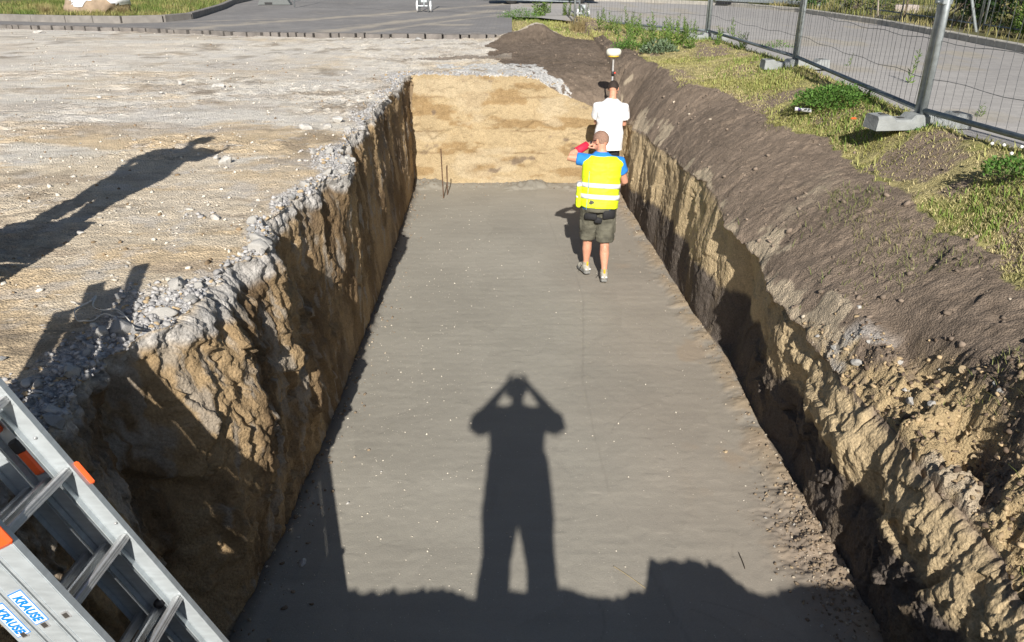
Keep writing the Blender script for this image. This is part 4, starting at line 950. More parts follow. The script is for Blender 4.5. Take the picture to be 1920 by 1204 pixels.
root, j, ax, sd, M, g = person('person', 'man in a fluorescent yellow vest and shorts walking away with a hand at his ear', Jv, 1.04, .0055, HAIR1, 0)
BLUESH = mat('blue_cotton', (.02, .22, .68), .85, var=.12, scale=25, bump=.3, bscale=60)
shirt(root, j, ax, sd, BLUESH, 1.04, -.10, .010, .50, 'shirt')
YEL = mat('fluorescent_fabric', (.74, .92, .015), .65, var=.05, scale=14, bump=.35, bscale=35)
vest_r = []
pel, ch, nk = j['pelvis'], j['chest'], j['neck']; L_ = (ch - pel).length
vprof = [(-.07, .225, .165), (.03, .222, .160), (.16, .218, .155), (.28, .222, .152), (.38, .222, .150), (L_ + .01, .245, .142), (L_ + .045, .232, .120), (L_ + .085, .15, .092)]
mb = MB(); mb.rings([(pel + ax * h + V(.005, 0, 0), rx, ry, ax) for h, rx, ry in vprof], 44, True, sd)
mb.obox(pel + ax * .06 + V(-.235, .02, 0), sd, V(0, 1, 0), ax, .035, .06, .14, .02)      # loose front panel hanging out at the side
vest = mb.build('safety_vest', YEL, root); remesh(vest, .008, 2, wrinkle(.014, 6, 33))
BAND = mat('reflective_tape', (.80, .80, .82), .4, .0, var=.05, scale=40, bump=.25, bscale=50)
for h0 in (.035, .165):
    q = MB(); q.rings([(pel + ax * h + V(.005, 0, 0), np.interp(h, [p[0] for p in vprof], [p[1] for p in vprof]) + .016, np.interp(h, [p[0] for p in vprof], [p[2] for p in vprof]) + .016, ax) for h in (h0, h0 + .025, h0 + .05)], 60, True, sd)
    q.build('reflective_band', BAND, vest, True)
    q = MB(); q.obox(pel + ax * (h0 + .025 - .0) + V(-.237, .02, 0), sd, V(0, 1, 0), ax, .040, .064, .025, .018); q.build('reflective_band', BAND, vest, True)
q = MB(); q.tube([pel + ax * h + V(.005 - np.interp(h, [p[0] for p in vprof], [p[1] for p in vprof]) * .72, -.134, 0) for h in (-.065, .05, .17, .3, .38)], .0045, 6); q.build('seam', mat('blue_piping', (.12, .25, .35), .7), vest)
KHAKI = mat('olive_canvas', (.105, .10, .075), .9, var=.5, scale=9, bump=.5, bscale=45)
tr = trousers(root, j, ax, sd, KHAKI, 1.03, .98, .024, 'shorts')
BLK = mat('black_canvas', (.016, .016, .018), .8, var=.2, scale=20, bump=.3)
for s, hp in (('l', j['hipl']), ('r', j['hipr'])):
    q = MB(); sx = -1 if s == 'l' else 1; c_ = V(hp.x + sx * .012, hp.y - .134, hp.z - (.045 if s == 'r' else .075))
    q.obox(c_, (1, sx * .28, 0), V(-sx * .28, 1, 0).normalized(), (0, 0, 1), .074, .018, .058 if s == 'r' else .040, .016); pk_ = q.build('holster_pocket', BLK, tr, True)
q = MB(); q.obox((j['pelvis'].x - .01, j['pelvis'].y - .128, j['pelvis'].z - .20), (1, 0, -.2), (0, 1, 0), (.2, 0, 1), .045, .018, .035, .012); q.build('pocket_band', BLK, tr, True)
for s in 'lr':
    hp, kn = j['hip' + s], j['kn' + s]; sx = -1 if s == 'l' else 1; p_ = hp.lerp(kn, .55) + V(sx * .098, 0, 0)
    q = MB(); q.obox(p_, (1, 0, 0), (0, 1, 0), (0, 0, 1), .018, .055, .075, .014); q.build('cargo_pocket', KHAKI, tr, True)
SH1 = mat('beige_suede', (.40, .38, .32), .85, var=.15, scale=30, bump=.4, bscale=70)
SOLE = mat('grey_sole', (.22, .22, .21), .8)
shoes(root, j, Jv, SH1, SOLE, mat('yellow_tab', (.75, .45, .02), .6))
for s in 'lr':
    an = j['an' + s]; q = MB(); q.tube([an + V(0, 0, -.01), an + V(0, 0, .05)], [.045, .043], 16); q.build('sock', mat('sock_cloth', (.30, .27, .21), .9, bump=.5), root, True)
RED = mat('red_glove_cuff', (.75, .02, .06), .7, var=.08, bump=.3)
q = MB(); e_, w_ = j['ell'], j['wrl']; q.tube([e_.lerp(w_, .50), e_.lerp(w_, .7), w_ + (w_ - e_).normalized() * .03], [.050, .048, .046], 16); q.build('wrist_warmer', RED, root, True)
q = MB(); f_ = V(*Jv['face']).normalized()
for sg in (-1, 1): q.obox(g(sg * .036, .094, .012), M @ V(1, 0, 0), M @ V(0, 1, 0), M @ V(0, 0, 1), .032, .008, .022, .006); q.tube([g(sg * .066, .09, .018), g(sg * .086, .03, .018), g(sg * .086, -.01, .012)], .004, 6)
q.build('sunglasses', BLACKP, root)
# --- man in the white t-shirt at the end wall
Jw = dict(base=(1.53, 12.35, .035), pelvis=(1.535, 12.33, 1.00), chest=(1.56, 12.38, 1.46), neck=(1.585, 12.44, 1.62), head=(1.60, 12.53, 1.735), face=(.25, .75, -.62), hup=(.10, .55, .83),
          shl=(1.375, 12.40, 1.485), ell=(1.35, 12.50, 1.21), wrl=(1.46, 12.74, 1.28), hdl=(.7, .7, .1), pnl=(.3, .2, .9), shr=(1.745, 12.38, 1.48), elr=(1.785, 12.44, 1.19), wrr=(1.66, 12.70, 1.24), hdr=(-.5, .8, .1), pnr=(-.3, .2, .9),
          hipl=(1.44, 12.34, .93), knl=(1.42, 12.38, .51), anl=(1.42, 12.33, .12), hipr=(1.62, 12.34, .93), knr=(1.62, 12.36, .51), anr=(1.62, 12.31, .12), fl=(-.1, 1, 0), fr=(.15, 1, 0), sd=(1, 0, 0), curl=.9)
root, j, ax, sd, M, g = person('person', 'man in a white t-shirt standing by the end wall looking down at his survey pole', Jw, 1.0, .0065, HAIR2, .004)
shirt(root, j, ax, sd, mat('white_cotton', (.80, .80, .82), .9, var=.04, scale=12, bump=.35, bscale=30), 1.0, -.17, .040, .62, 'shirt', .012)
trousers(root, j, ax, sd, mat('black_cotton', (.022, .022, .025), .85, var=.2, bump=.3), 1.0, 1.0, .02, 'shorts')
shoes(root, j, Jw, mat('dark_shoe', (.06, .06, .065), .7, bump=.3), SOLE)
# survey pole with receiver, held by him
sp_ = empty('survey_pole', (1.60, 12.72, .03)); tag(sp_, 'slim silver pole carrying a round white satellite receiver above the white-shirted man', 'survey pole')
q = MB(); q.tube([(0, 0, 0), (0, 0, .08), (0, 0, .10), (0, 0, 2.16)], [.004, .010, .014, .014], 12); q.build('pole', mat('pole_metal', (.62, .60, .58), .35, .5), sp_, True)
q = MB(); q.tube([(0, 0, 1.88), (0, 0, 1.95)], .022, 12); q.build('clamp', BLACKP, sp_, True)
q = MB(); q.tube([(.02, 0, 1.92), (.045, 0, 1.93)], [.012, .016], 10); q.build('knob', mat('red_plastic', (.7, .08, .05), .4), sp_, True)
q = MB(); q.lathe([(.03, 2.16), (.06, 2.165), (.085, 2.185), (.108, 2.20), (.118, 2.225), (.118, 2.255), (.108, 2.28), (.085, 2.292), (.03, 2.296)], 32); rc = q.build('receiver', mat('receiver_shell', (.78, .76, .66), .35, var=.03), sp_, True)
q = MB(); q.lathe([(.062, 2.163), (.0865, 2.183), (.098, 2.192), (.08, 2.170)], 32); q.build('ring', mat('yellow_rubber', (.75, .50, .05), .5), rc, True)
q = MB(); q.box((.12, -.05, 1.30), (.045, .012, .08), .008); 
q2 = q.build('controller', BLACKP, sp_)
# --- photographer (just behind the camera) and two onlookers whose shadows fall into the picture
def still(name, label, x, y, z0, h, arms, grp=None, cloth=(.10, .12, .16), face=(0, 1, 0), hat=False, wide=1.0, leg=1.0):
    k = h / 1.8; f = lambda a, b_, c_: (x + a * k * wide, y + b_ * k, z0 + c_ * k)
    J = dict(base=(x, y, z0), pelvis=f(0, 0, .98), chest=f(0, .0, 1.39), neck=f(0, .01, 1.52), head=f(0, .04, 1.65), face=face, hup=(0, .1, 1), hipl=f(-.10, 0, .92), knl=f(-.13 * leg, .02, .50), anl=f(-.17 * leg, 0, .09), hipr=f(.10, 0, .92), knr=f(.13 * leg, .02, .50), anr=f(.17 * leg, 0, .09), fl=(-.2, 1, 0), fr=(.2, 1, 0), sd=(1, 0, 0), curl=.5)
    for a_, v_ in arms.items(): J[a_] = f(*v_) if a_[:2] in ('sh', 'el', 'wr') else v_
    root, j, ax, sd, M, g = person(name, label, J, 1.06 * k, .009, HAIR2, .012)
    shirt(root, j, ax, sd, mat('shirt_%s' % label[:12].replace(' ', '_'), cloth, .9), 1.06 * k, -.08, .03, .7, 'shirt', .01)
    trousers(root, j, ax, sd, mat('dark_denim', (.05, .06, .09), .9), 1.06 * k, 1.85, .03, 'trousers'); shoes(root, j, J, SH1, SOLE)
    if hat:
        q = MB(); q.lathe([(.115, .0), (.125, .01), (.12, .06), (.09, .11), (.04, .13)], 20, g(0, -.01, .04)); q.build('hard_hat', mat('hat_shell', (.8, .8, .8), .4), root, True)
    return root
still('person', 'photographer with raised elbows whose shadow falls on the pit floor', .02, -.24, 1.87, 1.98,
      dict(shl=(-.19, 0, 1.43), ell=(-.345, .10, 1.28), wrl=(-.085, .20, 1.60), hdl=(.25, .3, .9), pnl=(.9, 0, -.1), shr=(.19, 0, 1.43), elr=(.345, .10, 1.28), wrr=(.085, .20, 1.60), hdr=(-.25, .3, .9), pnr=(-.9, 0, -.1)))
ph = MB(); ph.box((0, -.022, 3.535), (.082, .0045, .038), .004); tag(ph.build('phone', BLACKP), 'black phone held up sideways by the photographer', 'phone')
rest = dict(shl=(-.19, 0, 1.43), ell=(-.23, .0, 1.13), wrl=(-.2, .10, .92), hdl=(0, .2, -1), pnl=(1, 0, 0), shr=(.19, 0, 1.43), elr=(.23, .0, 1.13), wrr=(.2, .10, .92), hdr=(0, .2, -1), pnr=(-1, 0, 0))
arm3 = dict(rest); arm3.update(elr=(.26, .05, 1.18), wrr=(.30, .12, 1.36), hdr=(.3, .6, .6))
cr = empty('added_crate', (-3.27, 3.66, 1.87)); tag(cr, 'slatted wooden crate added out of frame to raise an onlooker and his shadow', 'crate')  # added out of view, lifts the onlooker so the long shadow lands right
for zz in (.06, .22, .38, .54, .68): q = MB(); [q.box((0, s_ * .28, zz), (.30, .012, .055), .003) for s_ in (-1, 1)]; [q.box((s_ * .288, 0, zz), (.012, .266, .055), .003) for s_ in (-1, 1)]; q.build('slat', mat('added_crate_wood', (.35, .25, .15), .8, var=.3), cr)
q = MB(); q.box((0, 0, .745), (.31, .30, .010), .003); q.build('lid', mat('added_crate_wood', (.35, .25, .15), .8), cr)
still('person', 'onlooker on the wooden crate casting the long shadow at far left', -3.25, 3.66, 2.63, 1.86, arm3, cloth=(.3, .3, .3), hat=True, wide=1.2, leg=.6)

# ------------------------------------------------------------------ REBAR STAKES, SCRAPS, STRAP
RUST = mat('rusty_steel', (.13, .075, .045), .8, .2, var=.3, scale=40, bump=.4)
def stake(x, y, z0, z1, lean, label):
    mb = MB(); pts = [(x + lean * t, y, z0 - .1 + (z1 - z0 + .1) * t) for t in np.linspace(0, 1, 40)]
    mb.tube(pts, [.0085 + (.0018 if i % 2 else 0) for i in range(40)], 8); tag(mb.build('rebar_stake', RUST), label, 'steel rod')
stake(-1.135, 12.42, 0, .82, -.015, 'taller rusty steel rod standing before the end wall')
stake(-1.09, 12.62, 0, .50, .012, 'shorter dark steel rod just right of the tall one')
WST = mat('white_strap', (.62, .60, .56), .55, var=.08)
def strap(name, pix, z, label, r=.006, m=WST):
    P_ = [on(a, b, z) + V(0, 0, .006 + (.02 if 'strap' in name else .003) * abs(math.sin(i * 1.7))) for i, (a, b) in enumerate(pix)]
    pts = []
    for i in range(len(P_) - 1):
        p0, p1, p2, p3 = P_[max(i - 1, 0)], P_[i], P_[i + 1], P_[min(i + 2, len(P_) - 1)]
        for t in np.linspace(0, 1, 7)[:-1]:
            pts.append(.5 * ((2 * p1) + (-p0 + p2) * t + (2 * p0 - 5 * p1 + 4 * p2 - p3) * t * t + (-p0 + 3 * p1 - 3 * p2 + p3) * t ** 3))
    mb = MB(); mb.tube(pts, r, 6, flat=.35); return tag(mb.build(name, m, smooth=True), label, 'strap' if 'strap' in name else name)
strap('plastic_strap', [(133, 568), (147, 577), (160, 574), (173, 572), (182, 560), (176, 580), (193, 588), (220, 586), (237, 602), (215, 598), (197, 597), (175, 604), (160, 610), (146, 604), (142, 592), (150, 580), (172, 573)], 1.86, 'tangled white plastic strap lying on the sand in shadow')
strap('plastic_strap', [(220, 587), (237, 602), (248, 612), (256, 628), (258, 642), (268, 652), (277, 660), (275, 671), (262, 676)], 1.86, 'white strap end drooping over the rubble at the pit rim')
strap('twig', [(1385, 1038), (1392, 1055), (1397, 1069)], .02, 'short dark stick on the floor at the shadow edge', .006, mat('dark_bark', (.07, .055, .04), .9))
strap('twig', [(1150, 1063), (1175, 1080), (1215, 1108)], .01, 'straight straw lying across the concrete floor', .003, mat('straw', (.42, .34, .2), .9))
# bent metal scrap sticking out of the right crest
def scrap():
    root = on(1490, 652, 1.05); mb = MB()
    vs = [(-.07, -.02, -.03), (.0, -.05, .0), (.08, -.02, .03), (.085, .05, .05), (.0, .03, .065), (-.06, .04, .01), (.03, .0, .035)]
    vs = [V(*v) + root + V(0, 0, .05) for v in vs]; vs += [v - V(0, 0, .003) for v in vs]
    f = [(0, 1, 6), (1, 2, 6), (2, 3, 6), (3, 4, 6), (4, 5, 6), (5, 0, 6)]; f2 = [tuple(i + 7 for i in q)[::-1] for q in f]; rim = [(i, (i + 1) % 6, (i + 1) % 6 + 7, i + 7) for i in range(6)]
    mb.add(vs, f + f2 + rim); tag(mb.build('foil_scrap', mat('dull_foil', (.45, .48, .52), .35, .6, var=.3, scale=40, bump=.4)), 'crumpled grey metal scrap sticking out of the right crest', 'scrap')
scrap()
p = on(1505, 211, 1.95); mb = MB(); d_ = V(.8, -.6, 0); mb.tube([p - d_ * .09 + V(0, 0, .03), p + d_ * .09 + V(0, 0, .03)], .022, 12); rt = mb.build('paper_tube', mat('white_paper', (.7, .7, .72), .6), smooth=False); tag(rt, 'small white and purple tube lying in the dry grass', 'tube')
q = MB(); q.tube([p - d_ * .05 + V(0, 0, .03), p - d_ * .02 + V(0, 0, .03)], .0228, 12); q.build('printed_band', mat('purple_print', (.16, .10, .35), .5), rt)
p = on(1600, 226, 1.95); mb = MB(); mb.ball(p + V(0, 0, .02), .03, .014, .01, 8, 5); tag(mb.build('plastic_scrap', ORANGE), 'tiny orange scrap in the grass near the foot block', 'scrap')

# ------------------------------------------------------------------ FENCE
GALV = mat('galvanised_steel', (.42, .46, .48), .45, .55, var=.18, scale=18, bump=.05)
GALVD = mat('weathered_steel', (.20, .23, .25), .5, .5, var=.3, scale=14)
WIRE = mat('fence_wire', (.16, .17, .18), .5, .6, var=.2)
def fz_(x, y): return ground_z(x, y)
def panel(name, a, b, za, zb, h, label, group, wires=34, r=.024, extra=None, gap=.13, cat='fence'):
    root = empty(name, (a[0], a[1], za)); tag(root, label, cat, group); O = V(a[0], a[1], za)
    A, B = V(a[0], a[1], za) - O, V(b[0], b[1], zb) - O; d = (B - A); L_ = d.length; d.normalize(); u = V(0, 0, 1)
    for p_ in (A + d * .05, B - d * .05):
        q = MB(); q.tube([p_ + u * .02, p_ + u * h], r, 10); q.build('post', GALV, root, True)
    for k, hh in enumerate((gap, h - .05)):
        q = MB(); q.tube([A + d * .05 + u * hh, B - d * .05 + u * hh], r * .85, 8); q.build('bottom_rail' if k == 0 else 'top_rail', GALVD if k == 0 else GALV, root, True)
    q = MB(); rr = .0022; rn = random.Random(hash(label) % 999)
    nrm = d.cross(u)
    for i in range(1, wires):
        t = .05 + (L_ - .1) * i / wires; bow = [rn.uniform(-.012, .012) for _ in range(5)]
        q.tube([A + d * (t + (bow[k] if 0 < k < 4 else 0)) + u * (gap + (h - .05 - gap) * k / 4) + nrm * (bow[4 - k] if 0 < k < 4 else 0) for k in range(5)], rr, 4, False)
    for hh in (.42, .75, 1.15, 1.55, 1.85):
        if hh < h - .1:
            pts = []
            for i in range(0, wires + 1, 2):
                t = .05 + (L_ - .1) * i / wires; pts.append(A + d * t + u * (hh + .012 * math.sin(i * .7 + hh * 9) - .02 * math.sin(math.pi * i / wires)) + nrm * .004)
            q.tube(pts, rr * 1.25, 4, False)
    q.build('wire_mesh', WIRE, root)
    return root
def block(x, y, z, ang, label, L_=.80):
    """cast foot: long low body, waisted middle, raised ends with sockets"""
    root = empty('concrete_block', (x, y, z), ang); tag(root, label, 'block', 'concrete blocks under the wire fence'); m = mat('foot_concrete', (.27, .285, .285), .9, var=.18, scale=9, bump=.4, bscale=50)
    q = MB(); prof = [(-.5, .10), (-.5, .13), (-.36, .135), (-.30, .095), (-.14, .095), (-.10, .135), (.10, .135), (.14, .095), (.30, .095), (.36, .135), (.5, .13), (.5, .10)]
    vs = []; n = len(prof)
    for yy, sc_ in ((-.115, 0), (-.095, 1), (.095, 1), (.115, 0)):
        for t, h in prof: vs.append((t * L_ * (1 if sc_ else 1.0), yy, h if sc_ else h - .02))
    for yy in (-.12, .12):
        for t, h in prof: vs.append((t * L_ * 1.02, yy, 0))
    f = []
    for r_ in range(3):
        for i in range(n - 1): f.append((r_ * n + i, r_ * n + i + 1, (r_ + 1) * n + i + 1, (r_ + 1) * n + i))
    for i in range(n - 1): f.append((4 * n + i, 4 * n + i + 1, i + 1, i)); f.append((3 * n + i, 3 * n + i + 1, 5 * n + i + 1, 5 * n + i))
    f.append((0, n, 2 * n, 3 * n, 5 * n, 4 * n)); f.append(tuple(k + n - 1 for k in (0, 4 * n, 5 * n, 3 * n, 2 * n, n)))
    q.add(vs, f); q.build('body', m, root)
    for t in (-.40, -.2, .2, .40): q = MB(); q.box((t * L_, 0, .098 if abs(t) < .3 else .1355), (.028, .028, .004)); q.build('socket', mat('socket_dark', (.05, .05, .05), .9), root)
    return root
FP = [(4.5, 3.1), (3.9, 7.5), (4.18, 11.9), (3.9, 16.3), (1.65, 22.0)]
FL = ['nearest wire fence panel running out of the right edge of the picture', 'wire fence panel between the nearest post and the second post', 'wire fence panel between the second and third posts', 'wire fence panel at the far end behind the tall green weeds']
for i in range(4):
    a, b = FP[i], FP[i + 1]
    panel('wire_fence', a, b, fz_(*a) + .02 if i else 2.15, fz_(*b) + .02, 2.0, FL[i], 'wire fences along the grass', wires=36 if i < 3 else 44, r=.030)
for i, (p_, lb) in enumerate(((FP[1], 'grey concrete foot under the nearest fence post'), (FP[2], 'grey concrete foot under the second fence post'), (FP[3], 'small looking concrete foot under the third fence post'))):
    block(p_[0], p_[1], fz_(*p_) - .02, .12 - .1 * i, lb, .95 if i < 2 else .8)
# clamps joining neighbouring posts
for i, (p_, lb) in enumerate(((FP[1], 'steel clamp joining the two nearest fence posts'), (FP[2], 'steel clamp on the second pair of fence posts'))):
    q = MB(); q.box((p_[0], p_[1], fz_(*p_) + 1.1), (.045, .075, .02), .006); q.tube([(p_[0] - .06, p_[1], fz_(*p_) + 1.1), (p_[0] + .06, p_[1], fz_(*p_) + 1.1)], .008, 6); tag(q.build('fence_clamp', GALV), lb, 'clamp')
def castor(x, y, z, label, s=1.0):
    root = empty('castor_wheels', (x, y, z)); tag(root, label, 'castor')
    for sx in (-1, 1):
        q = MB(); q.tube([(sx * .19 * s - .03, 0, .15 * s), (sx * .19 * s - .025, 0, .15 * s), (sx * .19 * s + .025, 0, .15 * s), (sx * .19 * s + .03, 0, .15 * s)], [.10 * s, .15 * s, .15 * s, .10 * s], 20); wl = q.build('wheel', mat('white_rubber', (.72, .73, .74), .5), root, False)
        q = MB(); q.tube([(sx * .19 * s - .034, 0, .15 * s), (sx * .19 * s + .034, 0, .15 * s)], .05 * s, 12); q.build('hub', GALV, wl)
    q = MB(); q.tube([(-.17 * s, 0, .15 * s), (.17 * s, 0, .15 * s)], .02 * s, 8); q.obox((0, 0, .34 * s), (1, 0, 0), (0, 1, 0), (0, 0, 1), .09 * s, .03, .10 * s, .01); q.tube([(0, 0, .15 * s), (0, 0, .3 * s)], .03 * s, 8); q.build('bracket', GALV, root)
castor(-2.85, 26.9, 2.1, 'pair of white castor wheels carrying the movable barrier on the paving', 1.15)
castor(2.05, 23.9, 2.1, 'smaller castor pair half hidden behind the green weeds', .8)
panel('barrier_leaf', (2.0, 24.0), (-2.75, 26.8), 2.1, 2.1, 2.2, 'movable wire barrier leaf right of the white castor wheels', 'movable barrier across the paving', 34, .026, gap=.42, cat='barrier')
panel('barrier_leaf', (-2.95, 26.95), (-7.8, 29.6), 2.1, 2.1, 2.2, 'movable wire barrier leaf left of the white castor wheels', 'movable barrier across the paving', 34, .026, gap=.42, cat='barrier')
# dark weighted foot on the paving at the top of the picture
root = empty('traffic_barrier', (-9.05, 31.7, 2.1), .05); tag(root, 'dark grey tapering weight on the paving at the top edge', 'barrier foot'); q = MB()
vs = [(-.62, -.2, 0), (.62, -.2, 0), (.62, .2, 0), (-.62, .2, 0), (-.36, -.14, .42), (.36, -.14, .42), (.36, .14, .42), (-.36, .14, .42)]; q.add(vs, [(0, 1, 2, 3), (4, 5, 6, 7), (0, 1, 5, 4), (1, 2, 6, 5), (2, 3, 7, 6), (3, 0, 4, 7)]); q.build('body', mat('dark_rubber', (.13, .14, .14), .8, bump=.3), root)
q = MB(); q.box((-.2, -.202, .05), (.14, .012, .035), .004); q.build('slot', BLACKP, root); q = MB(); q.tube([(0, 0, .42), (0, 0, 2.2)], .03, 10); q.build('post', GALV, root)
# long thin shadow casters: cable on the paving
# ------------------------------------------------------------------ CAR (only its lower side is in the picture)
def car(x, y, z, rz):
    root = empty('parked_car', (x, y, z), rz); tag(root, 'black car standing on the road behind the weeds at the top edge', 'car')
    P_ = mat('black_car_paint', (.012, .013, .016), .22, .0, var=.05, spec=.6, coat=.6); G_ = mat('car_glass', (.02, .025, .03), .08, var=.02)
    low = [(-2.15, .32), (-2.2, .55), (-2.12, .85), (-1.9, .95), (-1.0, .98), (.9, .96), (1.75, .86), (2.15, .68), (2.2, .45), (2.12, .26), (1.75, .24), (1.70, .5), (1.5, .66), (1.3, .68), (1.1, .64), (.93, .5), (.88, .24), (-.88, .24), (-.93, .5), (-1.1, .64), (-1.3, .68), (-1.5, .66), (-1.7, .5), (-1.75, .26)]
    mb = MB(); n = len(low); vs = [];
    for yy, s_ in ((-.86, .985), (-.80, 1), (.80, 1), (.86, .985)): vs += [(a * s_, yy, .55 + (b - .55) * (s_ if yy in (-.86, .86) else 1)) for a, b in low]
    f = [(r * n + i, r * n + (i + 1) % n, (r + 1) * n + (i + 1) % n, (r + 1) * n + i) for r in range(3) for i in range(n)] + [tuple(range(n)), tuple(3 * n + i for i in range(n))]
    mb.add(vs, f); mb.build('body', P_, root, False)
    mb = MB(); top = [(-1.95, .94), (-1.55, 1.38), (-.9, 1.46), (.0, 1.45), (.35, 1.38), (1.1, .95)]; n = len(top); vs = [(a, -.76 + (b - .94) * .25, b) for a, b in top] + [(a, .76 - (b - .94) * .25, b) for a, b in top]
    mb.add(vs, [tuple(range(n)), tuple(n + i for i in range(n))] + [(i, i + 1, n + i + 1, n + i) for i in range(n - 1)]); mb.build('cabin', P_, root)
    for s_ in (-1, 1):
        for (a0, a1, b0, b1) in ((-1.55, -.62, -1.32, -.66), (-.54, .86, -.56, .32)):
            mb = MB(); mb.add([(a0, s_ * .765, .99), (a1, s_ * .765, .99), (b1, s_ * .665, 1.36), (b0, s_ * .665, 1.36)], [(0, 1, 2, 3)]); mb.build('window', G_, root)
        for wx in (-1.3, 1.3):
            mb = MB(); mb.tube([(wx, s_ * .66, .32), (wx, s_ * .67, .32), (wx, s_ * .84, .32), (wx, s_ * .86, .32)], [.26, .32, .32, .27], 28, up=(0, 0, 1)); w_ = mb.build('wheel', mat('tyre', (.02, .02, .02), .85), root)
            mb = MB(); mb.tube([(wx, s_ * .862, .32), (wx, s_ * .868, .32)], [.20, .19], 24, up=(0, 0, 1)); [mb.obox((wx + .1 * math.cos(t), s_ * .874, .32 + .1 * math.sin(t)), (math.cos(t), 0, math.sin(t)), (-math.sin(t), 0, math.cos(t)), (0, 1, 0), .09, .02, .008) for t in np.arange(5) * 1.2566]; mb.build('rim', mat('alloy', (.55, .56, .58), .3, .7), w_)
    for s_ in (-1, 1):
        mb = MB(); mb.box((2.13, s_ * .6, .68), (.06, .18, .07), .02); mb.build('headlight', mat('lamp_glass', (.6, .62, .65), .1), root); mb = MB(); mb.box((-2.14, s_ * .65, .74), (.05, .13, .09), .02); mb.build('taillight', mat('red_lens', (.4, .01, .01), .2), root)
        mb = MB(); mb.box((.75, s_ * .93, 1.0), (.06, .08, .05), .02); mb.build('mirror', P_, root)
car(1.25, 33.1, 2.1, .03)

# ------------------------------------------------------------------ FAR SIDE OF THE ROAD
def post(name, x, y, z, h, label, r=.03, top=(0, 0), m=GALV, group=None, cat='post'):
    q = MB(); q.tube([(x, y, z - .05), (x + top[0], y + top[1], z + h)], r, 8); return tag(q.build(name, m), label, cat, group)
# sliding gate
gr = empty('sliding_gate', (7.9, 30.2, 2.2)); tag(gr, 'grey steel sliding gate closed across the far side of the road', 'gate'); A = V(-.3, .9, 0); B = V(2.15, -2.6, 0); d = (B - A).normalized()
nrm_ = d.cross(V(0, 0, 1)); LG = (B - A).length
q = MB()
for hh, hs in ((.12, .06), (.42, .03), (1.7, .03)): q.obox((A + B) / 2 + V(0, 0, hh), d, nrm_, (0, 0, 1), LG / 2, .03, hs, .005)
q.build('beam', GALV, gr)
q = MB()
for i in range(36): q.tube([A + d * (LG * (i + .5) / 36) + V(0, 0, .15), A + d * (LG * (i + .5) / 36) + V(0, 0, 1.7)], .012, 6, False)
q.build('bars', GALV, gr)
q = MB(); q.obox(A + d * .8 + V(0, 0, .0), d, nrm_, (0, 0, 1), .7, .05, .05, .01); q.build('runner', BLACKP, gr)
q = MB(); q.box(tuple(A + d * 2.0 - nrm_ * .05 + V(0, 0, .35)), (.10, .012, .04), .004); q.build('red_plate', mat('red_paint', (.6, .04, .03), .4), gr)
post('gate_post', 10.05, 27.2, 2.2, 2.2, 'thick gate post at the right end of the sliding gate', .06)
post('gate_post', 10.45, 26.3, 2.2, 2.2, 'second thick post just right of the gate post', .05)
q = None
panel('wire_fence', (10.5, 26.2), (10.35, 21.9), 2.2, 2.2, 1.8, 'far wire fence panel right of the gate posts', 'wire fence on the far verge', 30, .022)
panel('wire_fence', (10.35, 21.8), (10.2, 17.9), 2.2, 2.2, 1.8, 'far wire fence panel by the diagonal strut', 'wire fence on the far verge', 30, .022)
panel('wire_fence', (10.2, 17.8), (10.0, 13.2), 2.2, 2.2, 1.8, 'far wire fence panel in front of the dark bush', 'wire fence on the far verge', 30, .022)
post('wooden_stake', 9.95, 22.4, 2.2, 1.4, 'thin pale stake on the far verge', .022, (-.25, 0), mat('stake_wood', (.35, .30, .24), .8))
post('wooden_stake', 10.1, 21.3, 2.2, 1.4, 'thin brown stake right of the pale stake on the far verge', .02, (.15, 0), mat('stake_wood2', (.22, .17, .11), .8))
post('leaning_strut', 10.0, 17.6, 2.2, 2.0, 'diagonal grey strut bracing the far fence before the bush', .03, (-.75, .1))
for k in range(5):
    post('dry_branch', 9.9 + k * .1, 19.6 - .35 * k, 2.2, .5 + .15 * k, 'dead branch leaning on the far fence below the bush', .012, (.5, -.4 + .2 * k), mat('dead_wood', (.12, .09, .07), .9), 'dead branches by the far fence', 'branch')
q = MB(); q.box((11.6, 24.6, 2.3), (.35, .3, .12), .02); tag(q.build('stone_block', mat('far_stone', (.38, .33, .30), .9, bump=.4)), 'pinkish grey block lying on the far lawn', 'block')

